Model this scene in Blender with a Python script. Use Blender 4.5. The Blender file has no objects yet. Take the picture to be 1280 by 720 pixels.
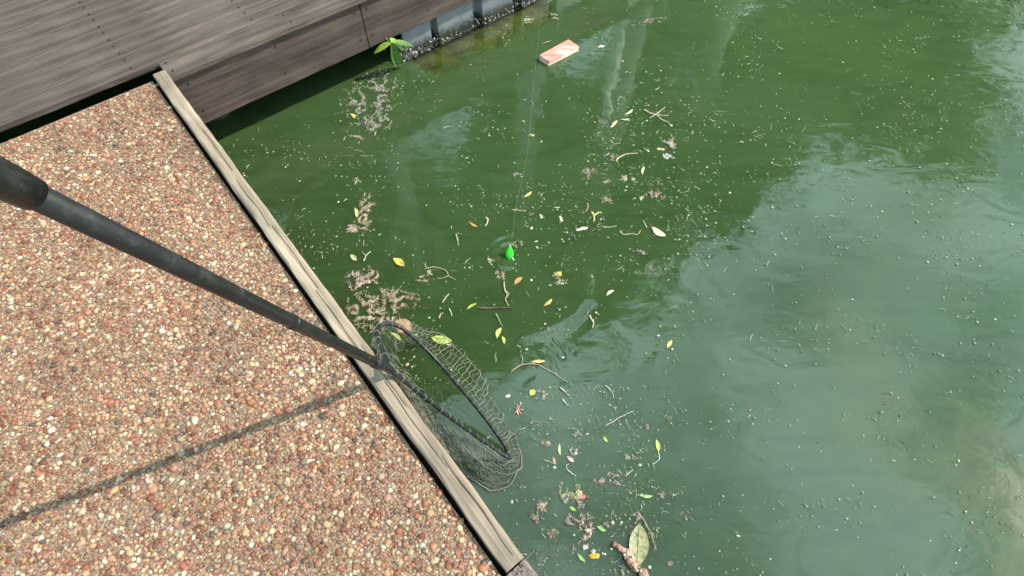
import bpy, math, random
import numpy as np
from mathutils import Vector, Matrix, noise as mnoise
random.seed(7); rng = np.random.default_rng(7)
S = bpy.context.scene; C = S.collection; R = math.radians

# ------------------------------------------------------------ camera, sky, sun, exposure
F = 680.0; PITCH = R(57.0); CH = 2.05
cam = bpy.data.objects.new('camera', bpy.data.cameras.new('camera')); C.objects.link(cam)
cam.location = (0, 0, CH); cam.rotation_euler = (R(90)-PITCH, 0, 0)
cam.data.sensor_width = 36; cam.data.lens = 36*F/1280; cam.data.clip_start = .02; cam.data.clip_end = 500
S.camera = cam
SUN_AZ = R(79); SUN_EL = R(43)            # azimuth from +Y towards +X
w = bpy.data.worlds.new('World'); S.world = w; w.use_nodes = True
nt = w.node_tree; bg = nt.nodes['Background']
sky = nt.nodes.new('ShaderNodeTexSky'); sky.sky_type = 'NISHITA'; sky.sun_disc = False
sky.sun_elevation = SUN_EL; sky.sun_rotation = SUN_AZ; sky.dust_density = 3.0; sky.air_density = 1.3
# fair-weather cloud over the Nishita sky
tc = nt.nodes.new('ShaderNodeTexCoord'); mp = nt.nodes.new('ShaderNodeMapping'); mp.inputs['Scale'].default_value = (1.6, 1.6, 3.2)
nz = nt.nodes.new('ShaderNodeTexNoise'); nz.inputs['Scale'].default_value = 1.7; nz.inputs['Detail'].default_value = 7; nz.inputs['Roughness'].default_value = .55
rp = nt.nodes.new('ShaderNodeValToRGB'); rp.color_ramp.elements[0].position = .24; rp.color_ramp.elements[1].position = .50
mx = nt.nodes.new('ShaderNodeMixRGB'); mx.inputs[2].default_value = (13, 18.2, 19.2, 1)
nt.links.new(tc.outputs['Generated'], mp.inputs[0]); nt.links.new(mp.outputs[0], nz.inputs[0])
nt.links.new(nz.outputs[0], rp.inputs[0]); nt.links.new(rp.outputs[0], mx.inputs[0])
nz2 = nt.nodes.new('ShaderNodeTexNoise'); nz2.inputs['Scale'].default_value = 3.1; nz2.inputs['Detail'].default_value = 5
rp2 = nt.nodes.new('ShaderNodeValToRGB'); rp2.color_ramp.elements[0].position = .36; rp2.color_ramp.elements[0].color = (4.0, 5.8, 6.9, 1)
rp2.color_ramp.elements[1].position = .60; rp2.color_ramp.elements[1].color = (10.6, 14.6, 15.6, 1)      # bright tops, greyer undersides
nt.links.new(mp.outputs[0], nz2.inputs[0]); nt.links.new(nz2.outputs[0], rp2.inputs[0]); nt.links.new(rp2.outputs[0], mx.inputs[2])
nt.links.new(sky.outputs[0], mx.inputs[1]); nt.links.new(mx.outputs[0], bg.inputs[0])
bg.inputs[1].default_value = .11
sl = bpy.data.lights.new('sun', 'SUN'); sl.energy = 5.0; sl.angle = R(.55); sl.color = (1, .92, .80)
sun = bpy.data.objects.new('sun', sl); C.objects.link(sun)
sd = Vector((math.sin(SUN_AZ)*math.cos(SUN_EL), math.cos(SUN_AZ)*math.cos(SUN_EL), math.sin(SUN_EL)))
sun.rotation_euler = sd.to_track_quat('Z', 'Y').to_euler(); sun.location = sd*20
S.view_settings.view_transform = 'Standard'; S.view_settings.look = 'None'
S.view_settings.exposure = 0.30; S.view_settings.gamma = 1

# ------------------------------------------------------------ helpers
sP, cP = math.sin(PITCH), math.cos(PITCH)
def P(u, v, z=0.0):
    """the world point of height z seen at photo pixel (u, v)"""
    a = (u-640)/F; b = (360-v)/F
    d = Vector((a, cP+b*sP, -sP+b*cP)); t = (CH-z)/(-d.z)
    return Vector((d.x*t, d.y*t, z))
def pxm(u, v, z=0.0):
    b = (360-v)/F; return (CH-z)/(sP-b*cP)/F      # metres per photo pixel
def tag(o, label=None, cat=None, group=None, kind=None):
    if label: o['label'] = label
    if cat: o['category'] = cat
    if group: o['group'] = group
    if kind: o['kind'] = kind
    return o
class MB:
    def __init__(s): s.v = []; s.f = []; s.c = []
    def add(s, vs, fs, col=(.5, .5, .5)):
        n = len(s.v); s.v += [tuple(p) for p in vs]
        s.f += [tuple(i+n for i in f) for f in fs]; s.c += [col]*len(fs)
    def addc(s, vs, fs, cols):
        n = len(s.v); s.v += [tuple(p) for p in vs]
        s.f += [tuple(i+n for i in f) for f in fs]; s.c += list(cols)
    def tube(s, pts, rad, n=6, col=(.5, .5, .5), cap=True):
        pts = [Vector(p) for p in pts]; m = len(pts)
        if not hasattr(rad, '__len__'): rad = [rad]*m
        vs = []; prev = None
        for i, p in enumerate(pts):
            t = (pts[min(i+1, m-1)]-pts[max(i-1, 0)])
            if t.length < 1e-9: t = Vector((0, 0, 1))
            t.normalize()
            if prev is None:
                a = t.cross(Vector((0, 0, 1)))
                if a.length < .1: a = t.cross(Vector((0, 1, 0)))
            else: a = prev-t*prev.dot(t)
            a.normalize(); prev = a; b = t.cross(a)
            for k in range(n):
                q = 2*math.pi*k/n; vs.append(p+(a*math.cos(q)+b*math.sin(q))*rad[i])
        fs = [(i*n+k, i*n+(k+1) % n, (i+1)*n+(k+1) % n, (i+1)*n+k) for i in range(m-1) for k in range(n)]
        if cap: fs += [tuple(range(n))[::-1], tuple((m-1)*n+k for k in range(n))]
        s.add(vs, fs, col)
    def build(s, name, mat, parent=None, smooth=False, loc=None):
        me = bpy.data.meshes.new(name); me.from_pydata(s.v, [], s.f); me.update()
        a = me.color_attributes.new('Col', 'FLOAT_COLOR', 'CORNER')
        cols = []
        for f, c in zip(s.f, s.c): cols += [c[0], c[1], c[2], 1.0]*len(f)
        a.data.foreach_set('color', cols)
        if smooth: me.polygons.foreach_set('use_smooth', [True]*len(me.polygons))
        me.materials.append(mat)
        o = bpy.data.objects.new(name, me); C.objects.link(o)
        if parent: o.parent = parent
        if loc is not None: o.location = loc
        return o
def empty(name, loc=(0, 0, 0), rz=0):
    o = bpy.data.objects.new(name, None); C.objects.link(o); o.location = loc; o.rotation_euler = (0, 0, rz)
    o.empty_display_size = .05; return o
def np_mesh(name, V, Q, mat, cols=None, smooth=False, parent=None):
    me = bpy.data.meshes.new(name); k = Q.shape[1]
    me.vertices.add(len(V)); me.vertices.foreach_set('co', V.astype(np.float32).ravel())
    me.loops.add(Q.size); me.loops.foreach_set('vertex_index', Q.astype(np.int32).ravel())
    me.polygons.add(len(Q)); me.polygons.foreach_set('loop_start', np.arange(0, Q.size, k, dtype=np.int32))
    me.polygons.foreach_set('loop_total', np.full(len(Q), k, dtype=np.int32))
    if smooth: me.polygons.foreach_set('use_smooth', np.ones(len(Q), dtype=bool))
    me.update(calc_edges=True); me.validate()
    if cols is not None:
        a = me.color_attributes.new('Col', 'FLOAT_COLOR', 'POINT')
        a.data.foreach_set('color', np.c_[cols, np.ones(len(cols))].astype(np.float32).ravel())
    me.materials.append(mat)
    o = bpy.data.objects.new(name, me); C.objects.link(o)
    if parent: o.parent = parent
    return o

# ------------------------------------------------------------ materials
def new_mat(name):
    m = bpy.data.materials.new(name); m.use_nodes = True
    return m, m.node_tree, m.node_tree.nodes['Principled BSDF']
def N(t, typ, **kw):
    n = t.nodes.new(typ)
    for k, v in kw.items():
        if k in n.inputs: n.inputs[k].default_value = v
        else: setattr(n, k, v)
    return n
def ramp(t, src, stops):
    r = t.nodes.new('ShaderNodeValToRGB'); e = r.color_ramp.elements
    while len(e) < len(stops): e.new(.5)
    for x, (p, c) in zip(e, stops): x.position = p; x.color = (*c, 1) if len(c) == 3 else c
    t.links.new(src, r.inputs[0]); return r
def coords(t, scale=(1, 1, 1), rot=(0, 0, 0), kind='Object'):
    tc = t.nodes.new('ShaderNodeTexCoord'); mp = t.nodes.new('ShaderNodeMapping')
    mp.inputs['Scale'].default_value = scale; mp.inputs['Rotation'].default_value = rot
    t.links.new(tc.outputs[kind], mp.inputs[0]); return mp.outputs[0]
def bump(t, h, b, strength=.4, dist=.002):
    n = N(t, 'ShaderNodeBump', Strength=strength, Distance=dist)
    t.links.new(h, n.inputs['Height']); t.links.new(n.outputs[0], b.inputs['Normal']); return n
def col_mat(name, rough=.7, nscale=120, vary=.35, spec=.3, bstr=.3, bdist=.0012, trans=0):
    """takes each piece's own colour from its Col attribute, broken up by grain"""
    m, t, b = new_mat(name)
    at = N(t, 'ShaderNodeAttribute', attribute_name='Col')
    n = N(t, 'ShaderNodeTexNoise', Scale=nscale, Detail=5.0, Roughness=.65); t.links.new(coords(t), n.inputs[0])
    mr = N(t, 'ShaderNodeMapRange'); mr.inputs[1].default_value = .3; mr.inputs[2].default_value = .7
    mr.inputs[3].default_value = 1-vary; mr.inputs[4].default_value = 1+vary*.6
    t.links.new(n.outputs[0], mr.inputs[0])
    mm = N(t, 'ShaderNodeVectorMath', operation='MULTIPLY')
    t.links.new(at.outputs['Color'], mm.inputs[0]); t.links.new(mr.outputs[0], mm.inputs[1])
    t.links.new(mm.outputs[0], b.inputs['Base Color'])
    b.inputs['Roughness'].default_value = rough; b.inputs['Specular IOR Level'].default_value = spec
    bump(t, n.outputs[0], b, bstr, bdist); return m
M_debris = col_mat('floating_litter', .42, 75, .62, .5, .5, .002)
M_pebble = col_mat('pebble_stone', .6, 260, .28, .35, .2, .0006)
M_leafy = col_mat('leaf_green', .42, 60, .25, .5)
M_net = col_mat('net_twine', .6, 400, .3, .3)
M_shell = col_mat('oyster_shell', .7, 200, .4, .3)
M_bark = col_mat('bark', .9, 8, .5, .1, .8, .02)
M_crown = col_mat('tree_leaf', .5, 3, .4, .3)
def plain(name, c, rough=.5, spec=.5, metal=0, nscale=60, vary=.3, bstr=.25, bdist=.001, emit=0):
    m, t, b = new_mat(name)
    n = N(t, 'ShaderNodeTexNoise', Scale=nscale, Detail=5.0, Roughness=.6); t.links.new(coords(t), n.inputs[0])
    r = ramp(t, n.outputs[0], [(.3, tuple(x*(1-vary) for x in c)), (.7, tuple(min(1, x*(1+vary)) for x in c))])
    t.links.new(r.outputs[0], b.inputs['Base Color']); b.inputs['Roughness'].default_value = rough
    b.inputs['Metallic'].default_value = metal; b.inputs['Specular IOR Level'].default_value = spec
    bump(t, n.outputs[0], b, bstr, bdist); return m
M_black = plain('black_coated_tube', (.010, .010, .011), .45, .4, 0, 90, .5)
def tube_mat():
    m, t, b = new_mat('scuffed_black_tube')
    n = N(t, 'ShaderNodeTexNoise', Scale=38.0, Detail=7.0, Roughness=.75, Distortion=.5); t.links.new(coords(t), n.inputs[0])
    r = ramp(t, n.outputs[0], [(.50, (.011, .011, .012)), (.62, (.026, .025, .024)), (.70, (.09, .085, .075))])
    t.links.new(r.outputs[0], b.inputs['Base Color'])
    r2 = ramp(t, n.outputs[0], [(.35, (.28, .28, .28)), (.65, (.55, .55, .55))]); t.links.new(r2.outputs[0], b.inputs['Roughness'])
    bump(t, n.outputs[0], b, .2, .0006); return m
M_black = tube_mat()
M_white = plain('white_painted_post', (.78, .79, .78), .5, .4, 0, 5, .06)
M_line = plain('nylon_line', (.22, .30, .16), .4, .3)

def wood_mat(name, c0, c1, cd, sc=1.0, cracks=.0):
    """weathered wood, grain running along the object's own X"""
    m, t, b = new_mat(name)
    v = coords(t, (1.6*sc, 38*sc, 38*sc))
    n = N(t, 'ShaderNodeTexNoise', Scale=1.6, Detail=8.0, Roughness=.62, Distortion=.6); t.links.new(v, n.inputs[0])
    v2 = coords(t, (3, 9, 9)); n2 = N(t, 'ShaderNodeTexNoise', Scale=1.3, Detail=4.0); t.links.new(v2, n2.inputs[0])
    r = ramp(t, n.outputs[0], [(.22, cd), (.42, c0), (.62, c1), (.80, c0)])
    r2 = ramp(t, n2.outputs[0], [(.3, (.62, .60, .60)), (.68, (1.12, 1.1, 1.06))])
    mm = N(t, 'ShaderNodeMixRGB', blend_type='MULTIPLY'); mm.inputs[0].default_value = 1
    t.links.new(r.outputs[0], mm.inputs[1]); t.links.new(r2.outputs[0], mm.inputs[2])
    out = mm.outputs[0]; h = n.outputs[0]
    if cracks:
        vo = N(t, 'ShaderNodeTexVoronoi', feature='DISTANCE_TO_EDGE', Scale=1.0)
        nn = N(t, 'ShaderNodeTexNoise', Scale=30.0, Detail=3.0); t.links.new(coords(t), nn.inputs[0])
        ad = N(t, 'ShaderNodeVectorMath', operation='MULTIPLY_ADD'); ad.inputs[1].default_value = (2.2, 2.2, 2.2)
        t.links.new(nn.outputs['Color'], ad.inputs[0]); t.links.new(coords(t, (26, 75, 60)), ad.inputs[2])
        t.links.new(ad.outputs[0], vo.inputs['Vector'])
        rc = ramp(t, vo.outputs['Distance'], [(.01, (.05, .04, .04)), (.05, (1, 1, 1))])
        m3 = N(t, 'ShaderNodeMixRGB', blend_type='MULTIPLY'); m3.inputs[0].default_value = cracks
        t.links.new(out, m3.inputs[1]); t.links.new(rc.outputs[0], m3.inputs[2]); out = m3.outputs[0]
    t.links.new(out, b.inputs['Base Color']); b.inputs['Roughness'].default_value = .85
    b.inputs['Specular IOR Level'].default_value = .2
    bump(t, h, b, .7, .003); return m
M_curb = wood_mat('silvered_timber', (.30, .24, .185), (.42, .345, .265), (.17, .13, .105))
M_curb_end = wood_mat('cracked_timber_end', (.24, .19, .17), (.36, .29, .26), (.09, .07, .06), 1, .95)
M_fascia = wood_mat('dark_weathered_board', (.075, .056, .050), (.12, .092, .083), (.035, .028, .028), .8)
M_plank = wood_mat('boardwalk_plank', (.10, .078, .068), (.15, .122, .106), (.045, .037, .033), .8)
M_pile = wood_mat('wet_pile', (.06, .05, .035), (.1, .08, .06), (.02, .02, .015))

def mortar_mat():
    m, t, b = new_mat('exposed_aggregate_mortar')
    v = coords(t)
    vo = N(t, 'ShaderNodeTexVoronoi', Scale=230.0); t.links.new(v, vo.inputs['Vector'])
    r = ramp(t, vo.outputs['Color'], [(.1, (.10, .05, .035)), (.4, (.20, .12, .08)), (.65, (.28, .18, .12)), (.9, (.38, .29, .21))])
    n = N(t, 'ShaderNodeTexNoise', Scale=700.0, Detail=3.0); t.links.new(v, n.inputs[0])
    t.links.new(r.outputs[0], b.inputs['Base Color']); b.inputs['Roughness'].default_value = .9
    ad = N(t, 'ShaderNodeMath', operation='ADD'); t.links.new(vo.outputs['Distance'], ad.inputs[0]); t.links.new(n.outputs[0], ad.inputs[1])
    bump(t, ad.outputs[0], b, .5, .0015); return m
M_mortar = mortar_mat()

def sheet_mat():
    m, t, b = new_mat('grey_sheet_piling')
    n = N(t, 'ShaderNodeTexNoise', Scale=9.0, Detail=6.0, Roughness=.6); t.links.new(coords(t, (1, 1, .5)), n.inputs[0])
    r = ramp(t, n.outputs[0], [(.3, (.13, .15, .165)), (.7, (.22, .245, .26))])
    sp = N(t, 'ShaderNodeSeparateXYZ'); tc = N(t, 'ShaderNodeTexCoord'); t.links.new(tc.outputs['Object'], sp.inputs[0])
    n2 = N(t, 'ShaderNodeTexNoise', Scale=40.0, Detail=4.0); t.links.new(coords(t), n2.inputs[0])
    ad = N(t, 'ShaderNodeMath', operation='MULTIPLY_ADD'); ad.inputs[1].default_value = -.08
    t.links.new(n2.outputs[0], ad.inputs[0]); t.links.new(sp.outputs['Z'], ad.inputs[2])
    r2 = ramp(t, ad.outputs[0], [(.0, (.16, .17, .11)), (.05, (1, 1, 1))])      # slime at the waterline
    mm = N(t, 'ShaderNodeMixRGB', blend_type='MULTIPLY'); mm.inputs[0].default_value = 1
    t.links.new(r.outputs[0], mm.inputs[1]); t.links.new(r2.outputs[0], mm.inputs[2])
    t.links.new(mm.outputs[0], b.inputs['Base Color']); b.inputs['Roughness'].default_value = .55
    bump(t, n.outputs[0], b, .2, .003); return m
M_sheet = sheet_mat()

def water_mat():
    m, t, b = new_mat('murky_green_water')
    t.nodes.remove(b); out = t.nodes['Material Output']
    v = coords(t)
    n = N(t, 'ShaderNodeTexNoise', Scale=.9, Detail=5.0, Roughness=.5, Distortion=.4); t.links.new(v, n.inputs[0])
    wvn = N(t, 'ShaderNodeTexNoise', Scale=2.2, Detail=6.0, Roughness=.55, Distortion=2.2); t.links.new(coords(t, (.8, 2.6, 1), (0, 0, R(-22))), wvn.inputs[0])
    av = N(t, 'ShaderNodeMath', operation='MULTIPLY_ADD'); av.inputs[1].default_value = .55; t.links.new(wvn.outputs[0], av.inputs[0])
    hf = N(t, 'ShaderNodeMath', operation='MULTIPLY'); hf.inputs[1].default_value = .45; t.links.new(n.outputs[0], hf.inputs[0]); t.links.new(hf.outputs[0], av.inputs[2])   # stretched noise varies the body colour in streaks
    r = ramp(t, av.outputs[0], [(.3, (.036, .070, .022)), (.5, (.050, .094, .030)), (.70, (.060, .110, .038))])
    body = N(t, 'ShaderNodeBsdfPrincipled', Roughness=1.0)
    body.inputs['Specular IOR Level'].default_value = 0
    body.inputs['Subsurface Weight'].default_value = 1.0
    body.inputs['Subsurface Radius'].default_value = (.5, 1.0, .5); body.inputs['Subsurface Scale'].default_value = .06
    t.links.new(r.outputs[0], body.inputs['Base Color'])
    tr = N(t, 'ShaderNodeBsdfTransparent', Color=(.82, .88, .60, 1))
    mix = N(t, 'ShaderNodeMixShader')
    sh = N(t, 'ShaderNodeAttribute', attribute_name='Col'); sp = N(t, 'ShaderNodeSeparateColor'); t.links.new(sh.outputs['Color'], sp.inputs[0]); t.links.new(sp.outputs[0], mix.inputs[0])   # thinner water lets more of the bottom through
    t.links.new(body.outputs[0], mix.inputs[1]); t.links.new(tr.outputs[0], mix.inputs[2])
    gl = N(t, 'ShaderNodeBsdfGlossy', Roughness=.035, Color=(1, 1, 1, 1))
    fr = N(t, 'ShaderNodeFresnel', IOR=1.78)
    # fine ripples
    wv = coords(t, (1, 1.6, 1), (0, 0, R(20)))
    a = N(t, 'ShaderNodeTexNoise', Scale=4.5, Detail=4.0, Roughness=.45, Distortion=1.0); t.links.new(wv, a.inputs[0])
    bp = N(t, 'ShaderNodeBump', Strength=.5, Distance=.0045); t.links.new(a.outputs[0], bp.inputs['Height'])
    t.links.new(bp.outputs[0], gl.inputs['Normal']); t.links.new(bp.outputs[0], fr.inputs['Normal'])
    m2 = N(t, 'ShaderNodeMixShader')
    t.links.new(fr.outputs[0], m2.inputs[0]); t.links.new(mix.outputs[0], m2.inputs[1]); t.links.new(gl.outputs[0], m2.inputs[2])
    t.links.new(m2.outputs[0], out.inputs[0]); return m
M_water = water_mat()
M_bed = plain('silty_bed', (.035, .05, .02), .95, .1, 0, 3, .3)
M_ledge = plain('algae_covered_footing', (.66, .56, .19), .9, .1, 0, 14, .45, .6, .01)
M_ground = plain('bank_grass', (.05, .09, .03), .9, .1, 0, 5, .5, .6, .02)

# ------------------------------------------------------------ main lines of the place
ZD = .50; ZC = .53                                  # slab top, curb top
cA = P(438, 402, ZC); cB = P(638, 673, ZC)          # water-side top edge of the curb timber
cd = (cA-cB); cd.z = 0; cd.normalize()              # along the dock, away from camera
cn = Vector((-cd.y, cd.x, 0))                       # towards the slab (left)
if cn.x > 0: cn = -cn
ZF0, ZF1 = .20, .50                                 # fascia bottom and top
fA = P(438, 71.7, ZF0); fB = P(591, 1.7, ZF0)
fd = (fB-fA).normalized(); fn = Vector((fd.y, -fd.x, 0))   # fn points to the water / camera
wA = P(516, 68, 0); wB = P(642, 11, 0); wd = (wB-wA).normalized(); wn = Vector((wd.y, -wd.x, 0))
def isect(p, d, q, e):
    den = d.x*e.y-d.y*e.x; t = ((q.x-p.x)*e.y-(q.y-p.y)*e.x)/den
    return p+d*t
X0 = isect(cA, cd, fA, fd)                          # where curb meets boardwalk edge
print('curb dir', cd, 'fascia dir', fd, 'wall dir', wd, 'meet', X0)

# ------------------------------------------------------------ water
def polyd(px, py, pts):
    """signed distance of grid points to a polyline, and position along it"""
    best = np.full(px.shape, 1e9); sgn = np.zeros(px.shape); al = np.zeros(px.shape); n = len(pts)-1
    for i in range(n):
        a, b = pts[i], pts[i+1]; dx, dy = b.x-a.x, b.y-a.y; L2 = dx*dx+dy*dy
        t = np.clip(((px-a.x)*dx+(py-a.y)*dy)/L2, 0, 1)
        ex = px-(a.x+t*dx); ey = py-(a.y+t*dy); d = np.hypot(ex, ey)
        m = d < best; best = np.where(m, d, best)
        sgn = np.where(m, np.sign(ex*dy-ey*dx), sgn); al = np.where(m, (i+t)/n, al)
    return best*sgn, al
def spl(pts, k=6):
    out = []
    for i in range(len(pts)-1):
        p0 = pts[max(i-1, 0)]; p1 = pts[i]; p2 = pts[i+1]; p3 = pts[min(i+2, len(pts)-1)]
        for j in range(k):
            t = j/k
            out.append(.5*((2*p1)+(p2-p0)*t+(2*p0-5*p1+4*p2-p3)*t*t+(3*p1-p0-3*p2+p3)*t*t*t))
    out.append(pts[-1]); return out
def swell(x, y):
    z = np.zeros(x.shape)
    def ridge(pp, h, s, off=0):
        nonlocal z
        d, a = polyd(x, y, spl([P(u, v) for u, v in pp]))
        env = np.sin(np.pi*np.clip(a, .001, .999))**.6
        z = z+h*env*np.exp(-((d-off)/s)**2)
    ridge([(734, 325), (731, 362), (712, 392), (682, 410), (645, 422)], .0068, .040)
    ridge([(712, 362), (694, 385), (668, 398)], .0020, .017)
    ridge([(765, 345), (742, 372), (716, 402), (690, 425), (655, 440)], .0011, .022)
    ridge([(745, 402), (738, 412), (728, 424)], .0012, .012)
    c = P(637, 316); r = np.hypot(x-c.x, y-c.y)
    z = z+.0060*np.exp(-((r-.075)/.022)**2)*np.clip((c.x+.05-x)/.06, 0, 1)+.0008*np.cos(r*95)*np.exp(-r*7)
    c2 = P(820, 330); r2 = np.hypot(x-c2.x, y-c2.y)
    z = z+.0005*np.sin((x*.9+y*.45)*30+2.5*np.sin(y*5)+1.7*np.sin(x*7))*np.exp(-(r2/.45)**2)
    # slow arcs spreading through the upper part of the basin
    c3 = P(560, 260); r3 = np.hypot(x-c3.x, y-c3.y)
    z = z+.0005*np.sin(r3*21+1.4*np.sin(x*2.2))*np.exp(-((r3-1.0)/.5)**2)
    return z
def axis(lo, a, b, hi, st):
    mid = np.arange(a, b, st); out = [a]; s = st
    while out[-1] > lo: s *= 1.25; out.append(out[-1]-s)
    L = np.array(out[1:][::-1]); out = [mid[-1]]; s = st
    while out[-1] < hi: s *= 1.25; out.append(out[-1]+s)
    return np.r_[L, mid, out[1:]]
gx = axis(-70, -1.5, 1.7, 70, .012); gy = axis(-40, .1, 3.9, 75, .013)
GX, GY = np.meshgrid(gx, gy, indexing='ij'); GZ = swell(GX, GY)
nx, ny = GX.shape
V = np.c_[GX.ravel(), GY.ravel(), GZ.ravel()]
I = np.arange(nx*ny).reshape(nx, ny)
Q = np.c_[I[:-1, :-1].ravel(), I[1:, :-1].ravel(), I[1:, 1:].ravel(), I[:-1, 1:].ravel()]
# closed body: rim down to a bottom
rim = np.r_[I[:, 0], I[-1, 1:], I[-2::-1, -1], I[0, -2:0:-1]]
n0 = len(V); Vb = V[rim].copy(); Vb[:, 2] = -2.0; Vn = V; V = np.r_[V, Vb]; k = np.arange(len(rim)); k2 = np.roll(k, -1)
Q = np.r_[Q, np.c_[rim[k2], rim[k], n0+k, n0+k2]]
cidx = [0, nx-1, nx-1+ny-1, 2*(nx-1)+ny-1]
sx = (V[:, 0]-wA.x)*wd.x+(V[:, 1]-wA.y)*wd.y; sy = (V[:, 0]-wA.x)*wn.x+(V[:, 1]-wA.y)*wn.y
s0_ = (P(507, 72)-wA).dot(wd); wob = .02*np.sin(sx*17)+.015*np.sin(sx*41+1)
shal = np.clip((sx-s0_+.03+wob)/.05, 0, 1)*np.clip((1.05-sx)/.1, 0, 1)*np.clip((.27+wob-sy)/.08, 0, 1)*(sy > -.1)
thin = .20+.76*shal
water = np_mesh('water', V, Q, M_water, cols=np.repeat(thin[:, None], 3, 1), smooth=True); tag(water, 'murky green water of the basin with floating litter', kind='structure')
def sheet(name, pts, z, mat, kind='structure', thick=None):
    b = MB(); n = len(pts); vs = [(p[0], p[1], z) for p in pts]
    if thick is None: b.add(vs, [tuple(range(n))])
    else:
        vs += [(p[0], p[1], z-thick) for p in pts]
        b.add(vs, [tuple(range(n)), tuple(range(2*n-1, n-1, -1))]+[(i, n+i, n+(i+1) % n, (i+1) % n) for i in range(n)])
    return tag(b.build(name, mat), kind=kind)
sheet('basin_bed', [(-60, -35), (60, -35), (60, 65), (-60, 65)], -1.1, M_bed)

# ------------------------------------------------------------ dock slab with exposed aggregate
gap = .014; cw = .056
e0 = cA+cn*(cw+gap)                                   # slab edge line (through e0, direction cd)
sE = isect(e0, cd, fA-fn*0, fd)-cd*.004
far = e0-cd*3.6
dk = [far, sE, sE-fd*4.5, far+cn*4.5-cd*.3]
dk = [Vector((p.x, p.y, 0)) for p in dk]
slab = sheet('dock_slab', dk, ZD, M_mortar, thick=.14)
tag(slab, 'exposed aggregate concrete dock slab')
# pebbles: real stones set in the mortar
def in_deck(x, y):
    q = (x-e0.x)*cn.x+(y-e0.y)*cn.y; s = (x-fA.x)*fn.x+(y-fA.y)*fn.y
    return (q > .004) & (s > .012)
st = .0098
px, py = np.meshgrid(np.arange(-2.3, .35, st), np.arange(-.35, 2.4, st)); px = px.ravel(); py = py.ravel()
px = px+rng.uniform(-.5, .5, px.size)*st; py = py+rng.uniform(-.5, .5, py.size)*st
# keep what the picture could see
dep = py*cP+(CH-ZD)*sP; uu = 640+px/dep*F; vv = 360-(py*sP-(CH-ZD)*cP)/dep*F
m = in_deck(px, py) & (uu > -60) & (vv < 790) & (rng.random(px.size) > .1)
qx, qy = np.meshgrid(np.arange(-4.2, 1.2, .0165), np.arange(-2.2, 3.2, .0165)); qx = qx.ravel(); qy = qy.ravel()     # wider spaced beyond
qx = qx+rng.uniform(-.5, .5, qx.size)*.0165; qy = qy+rng.uniform(-.5, .5, qy.size)*.0165
qd = qy*cP+(CH-ZD)*sP; qd = np.maximum(qd, .05); qu = 640+qx/qd*F; qv = 360-(qy*sP-(CH-ZD)*cP)/qd*F
qm = in_deck(qx, qy) & ~((qu > -60) & (qv < 790)); nin = int(m.sum())
px = np.r_[px[m], qx[qm]]; py = np.r_[py[m], qy[qm]]; npb = len(px)
t = (1+5**.5)/2
ico = np.array([(-1, t, 0), (1, t, 0), (-1, -t, 0), (1, -t, 0), (0, -1, t), (0, 1, t), (0, -1, -t), (0, 1, -t), (t, 0, -1), (t, 0, 1), (-t, 0, -1), (-t, 0, 1)])/math.sqrt(1+t*t)
icf = np.array([(0, 11, 5), (0, 5, 1), (0, 1, 7), (0, 7, 10), (0, 10, 11), (1, 5, 9), (5, 11, 4), (11, 10, 2), (10, 7, 6), (7, 1, 8), (3, 9, 4), (3, 4, 2), (3, 2, 6), (3, 6, 8), (3, 8, 9), (4, 9, 5), (2, 4, 11), (6, 2, 10), (8, 6, 7), (9, 8, 1)])
sz = np.exp(rng.normal(np.log(.0050), .38, npb)).clip(.002, .0115)*np.where(np.arange(npb) < nin, 1, 1.5)
ax = rng.uniform(.65, 1.25, (npb, 3))*sz[:, None]; ax[:, 2] *= .55
jit = 1+rng.uniform(-.22, .22, (npb, 12, 3))
lv = ico[None]*jit*ax[:, None, :]; an = rng.uniform(0, 6.283, npb); ca, sa = np.cos(an)[:, None], np.sin(an)[:, None]
vx = lv[..., 0]*ca-lv[..., 1]*sa+px[:, None]; vy = lv[..., 0]*sa+lv[..., 1]*ca+py[:, None]; vz = lv[..., 2]+ZD+(ax[:, 2]*.25)[:, None]
pal = np.array([(.42, .17, .11), (.34, .13, .085), (.52, .27, .18), (.58, .38, .24), (.62, .46, .30), (.74, .62, .46), (.80, .72, .60), (.30, .22, .18), (.17, .15, .14), (.46, .30, .16), (.55, .30, .24)])
wt = np.array([.13, .10, .15, .15, .13, .09, .05, .07, .03, .05, .05]); wt /= wt.sum()
pc = pal[rng.choice(len(pal), npb, p=wt)]*(rng.beta(2, 2.6, (npb, 1))*.62+.36); pc *= (1+.16*np.sin(px*7+2*np.sin(py*5))*np.sin(py*9+1.5*np.sin(px*6))+.10*np.sin(px*23+py*17))[:, None]*np.array([1.06, 1.0, .9]); pc = np.repeat(pc, 12, 0)
pb = np_mesh('pebble_surface', np.c_[vx.ravel(), vy.ravel(), vz.ravel()], (icf[None]+(np.arange(npb)*12)[:, None, None]).reshape(-1, 3), M_pebble, pc, smooth=True)
tag(pb, 'small red, tan and cream pebbles set in the dock slab', kind='stuff', cat=None)
pb.parent = slab; print('pebbles', npb)

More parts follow.
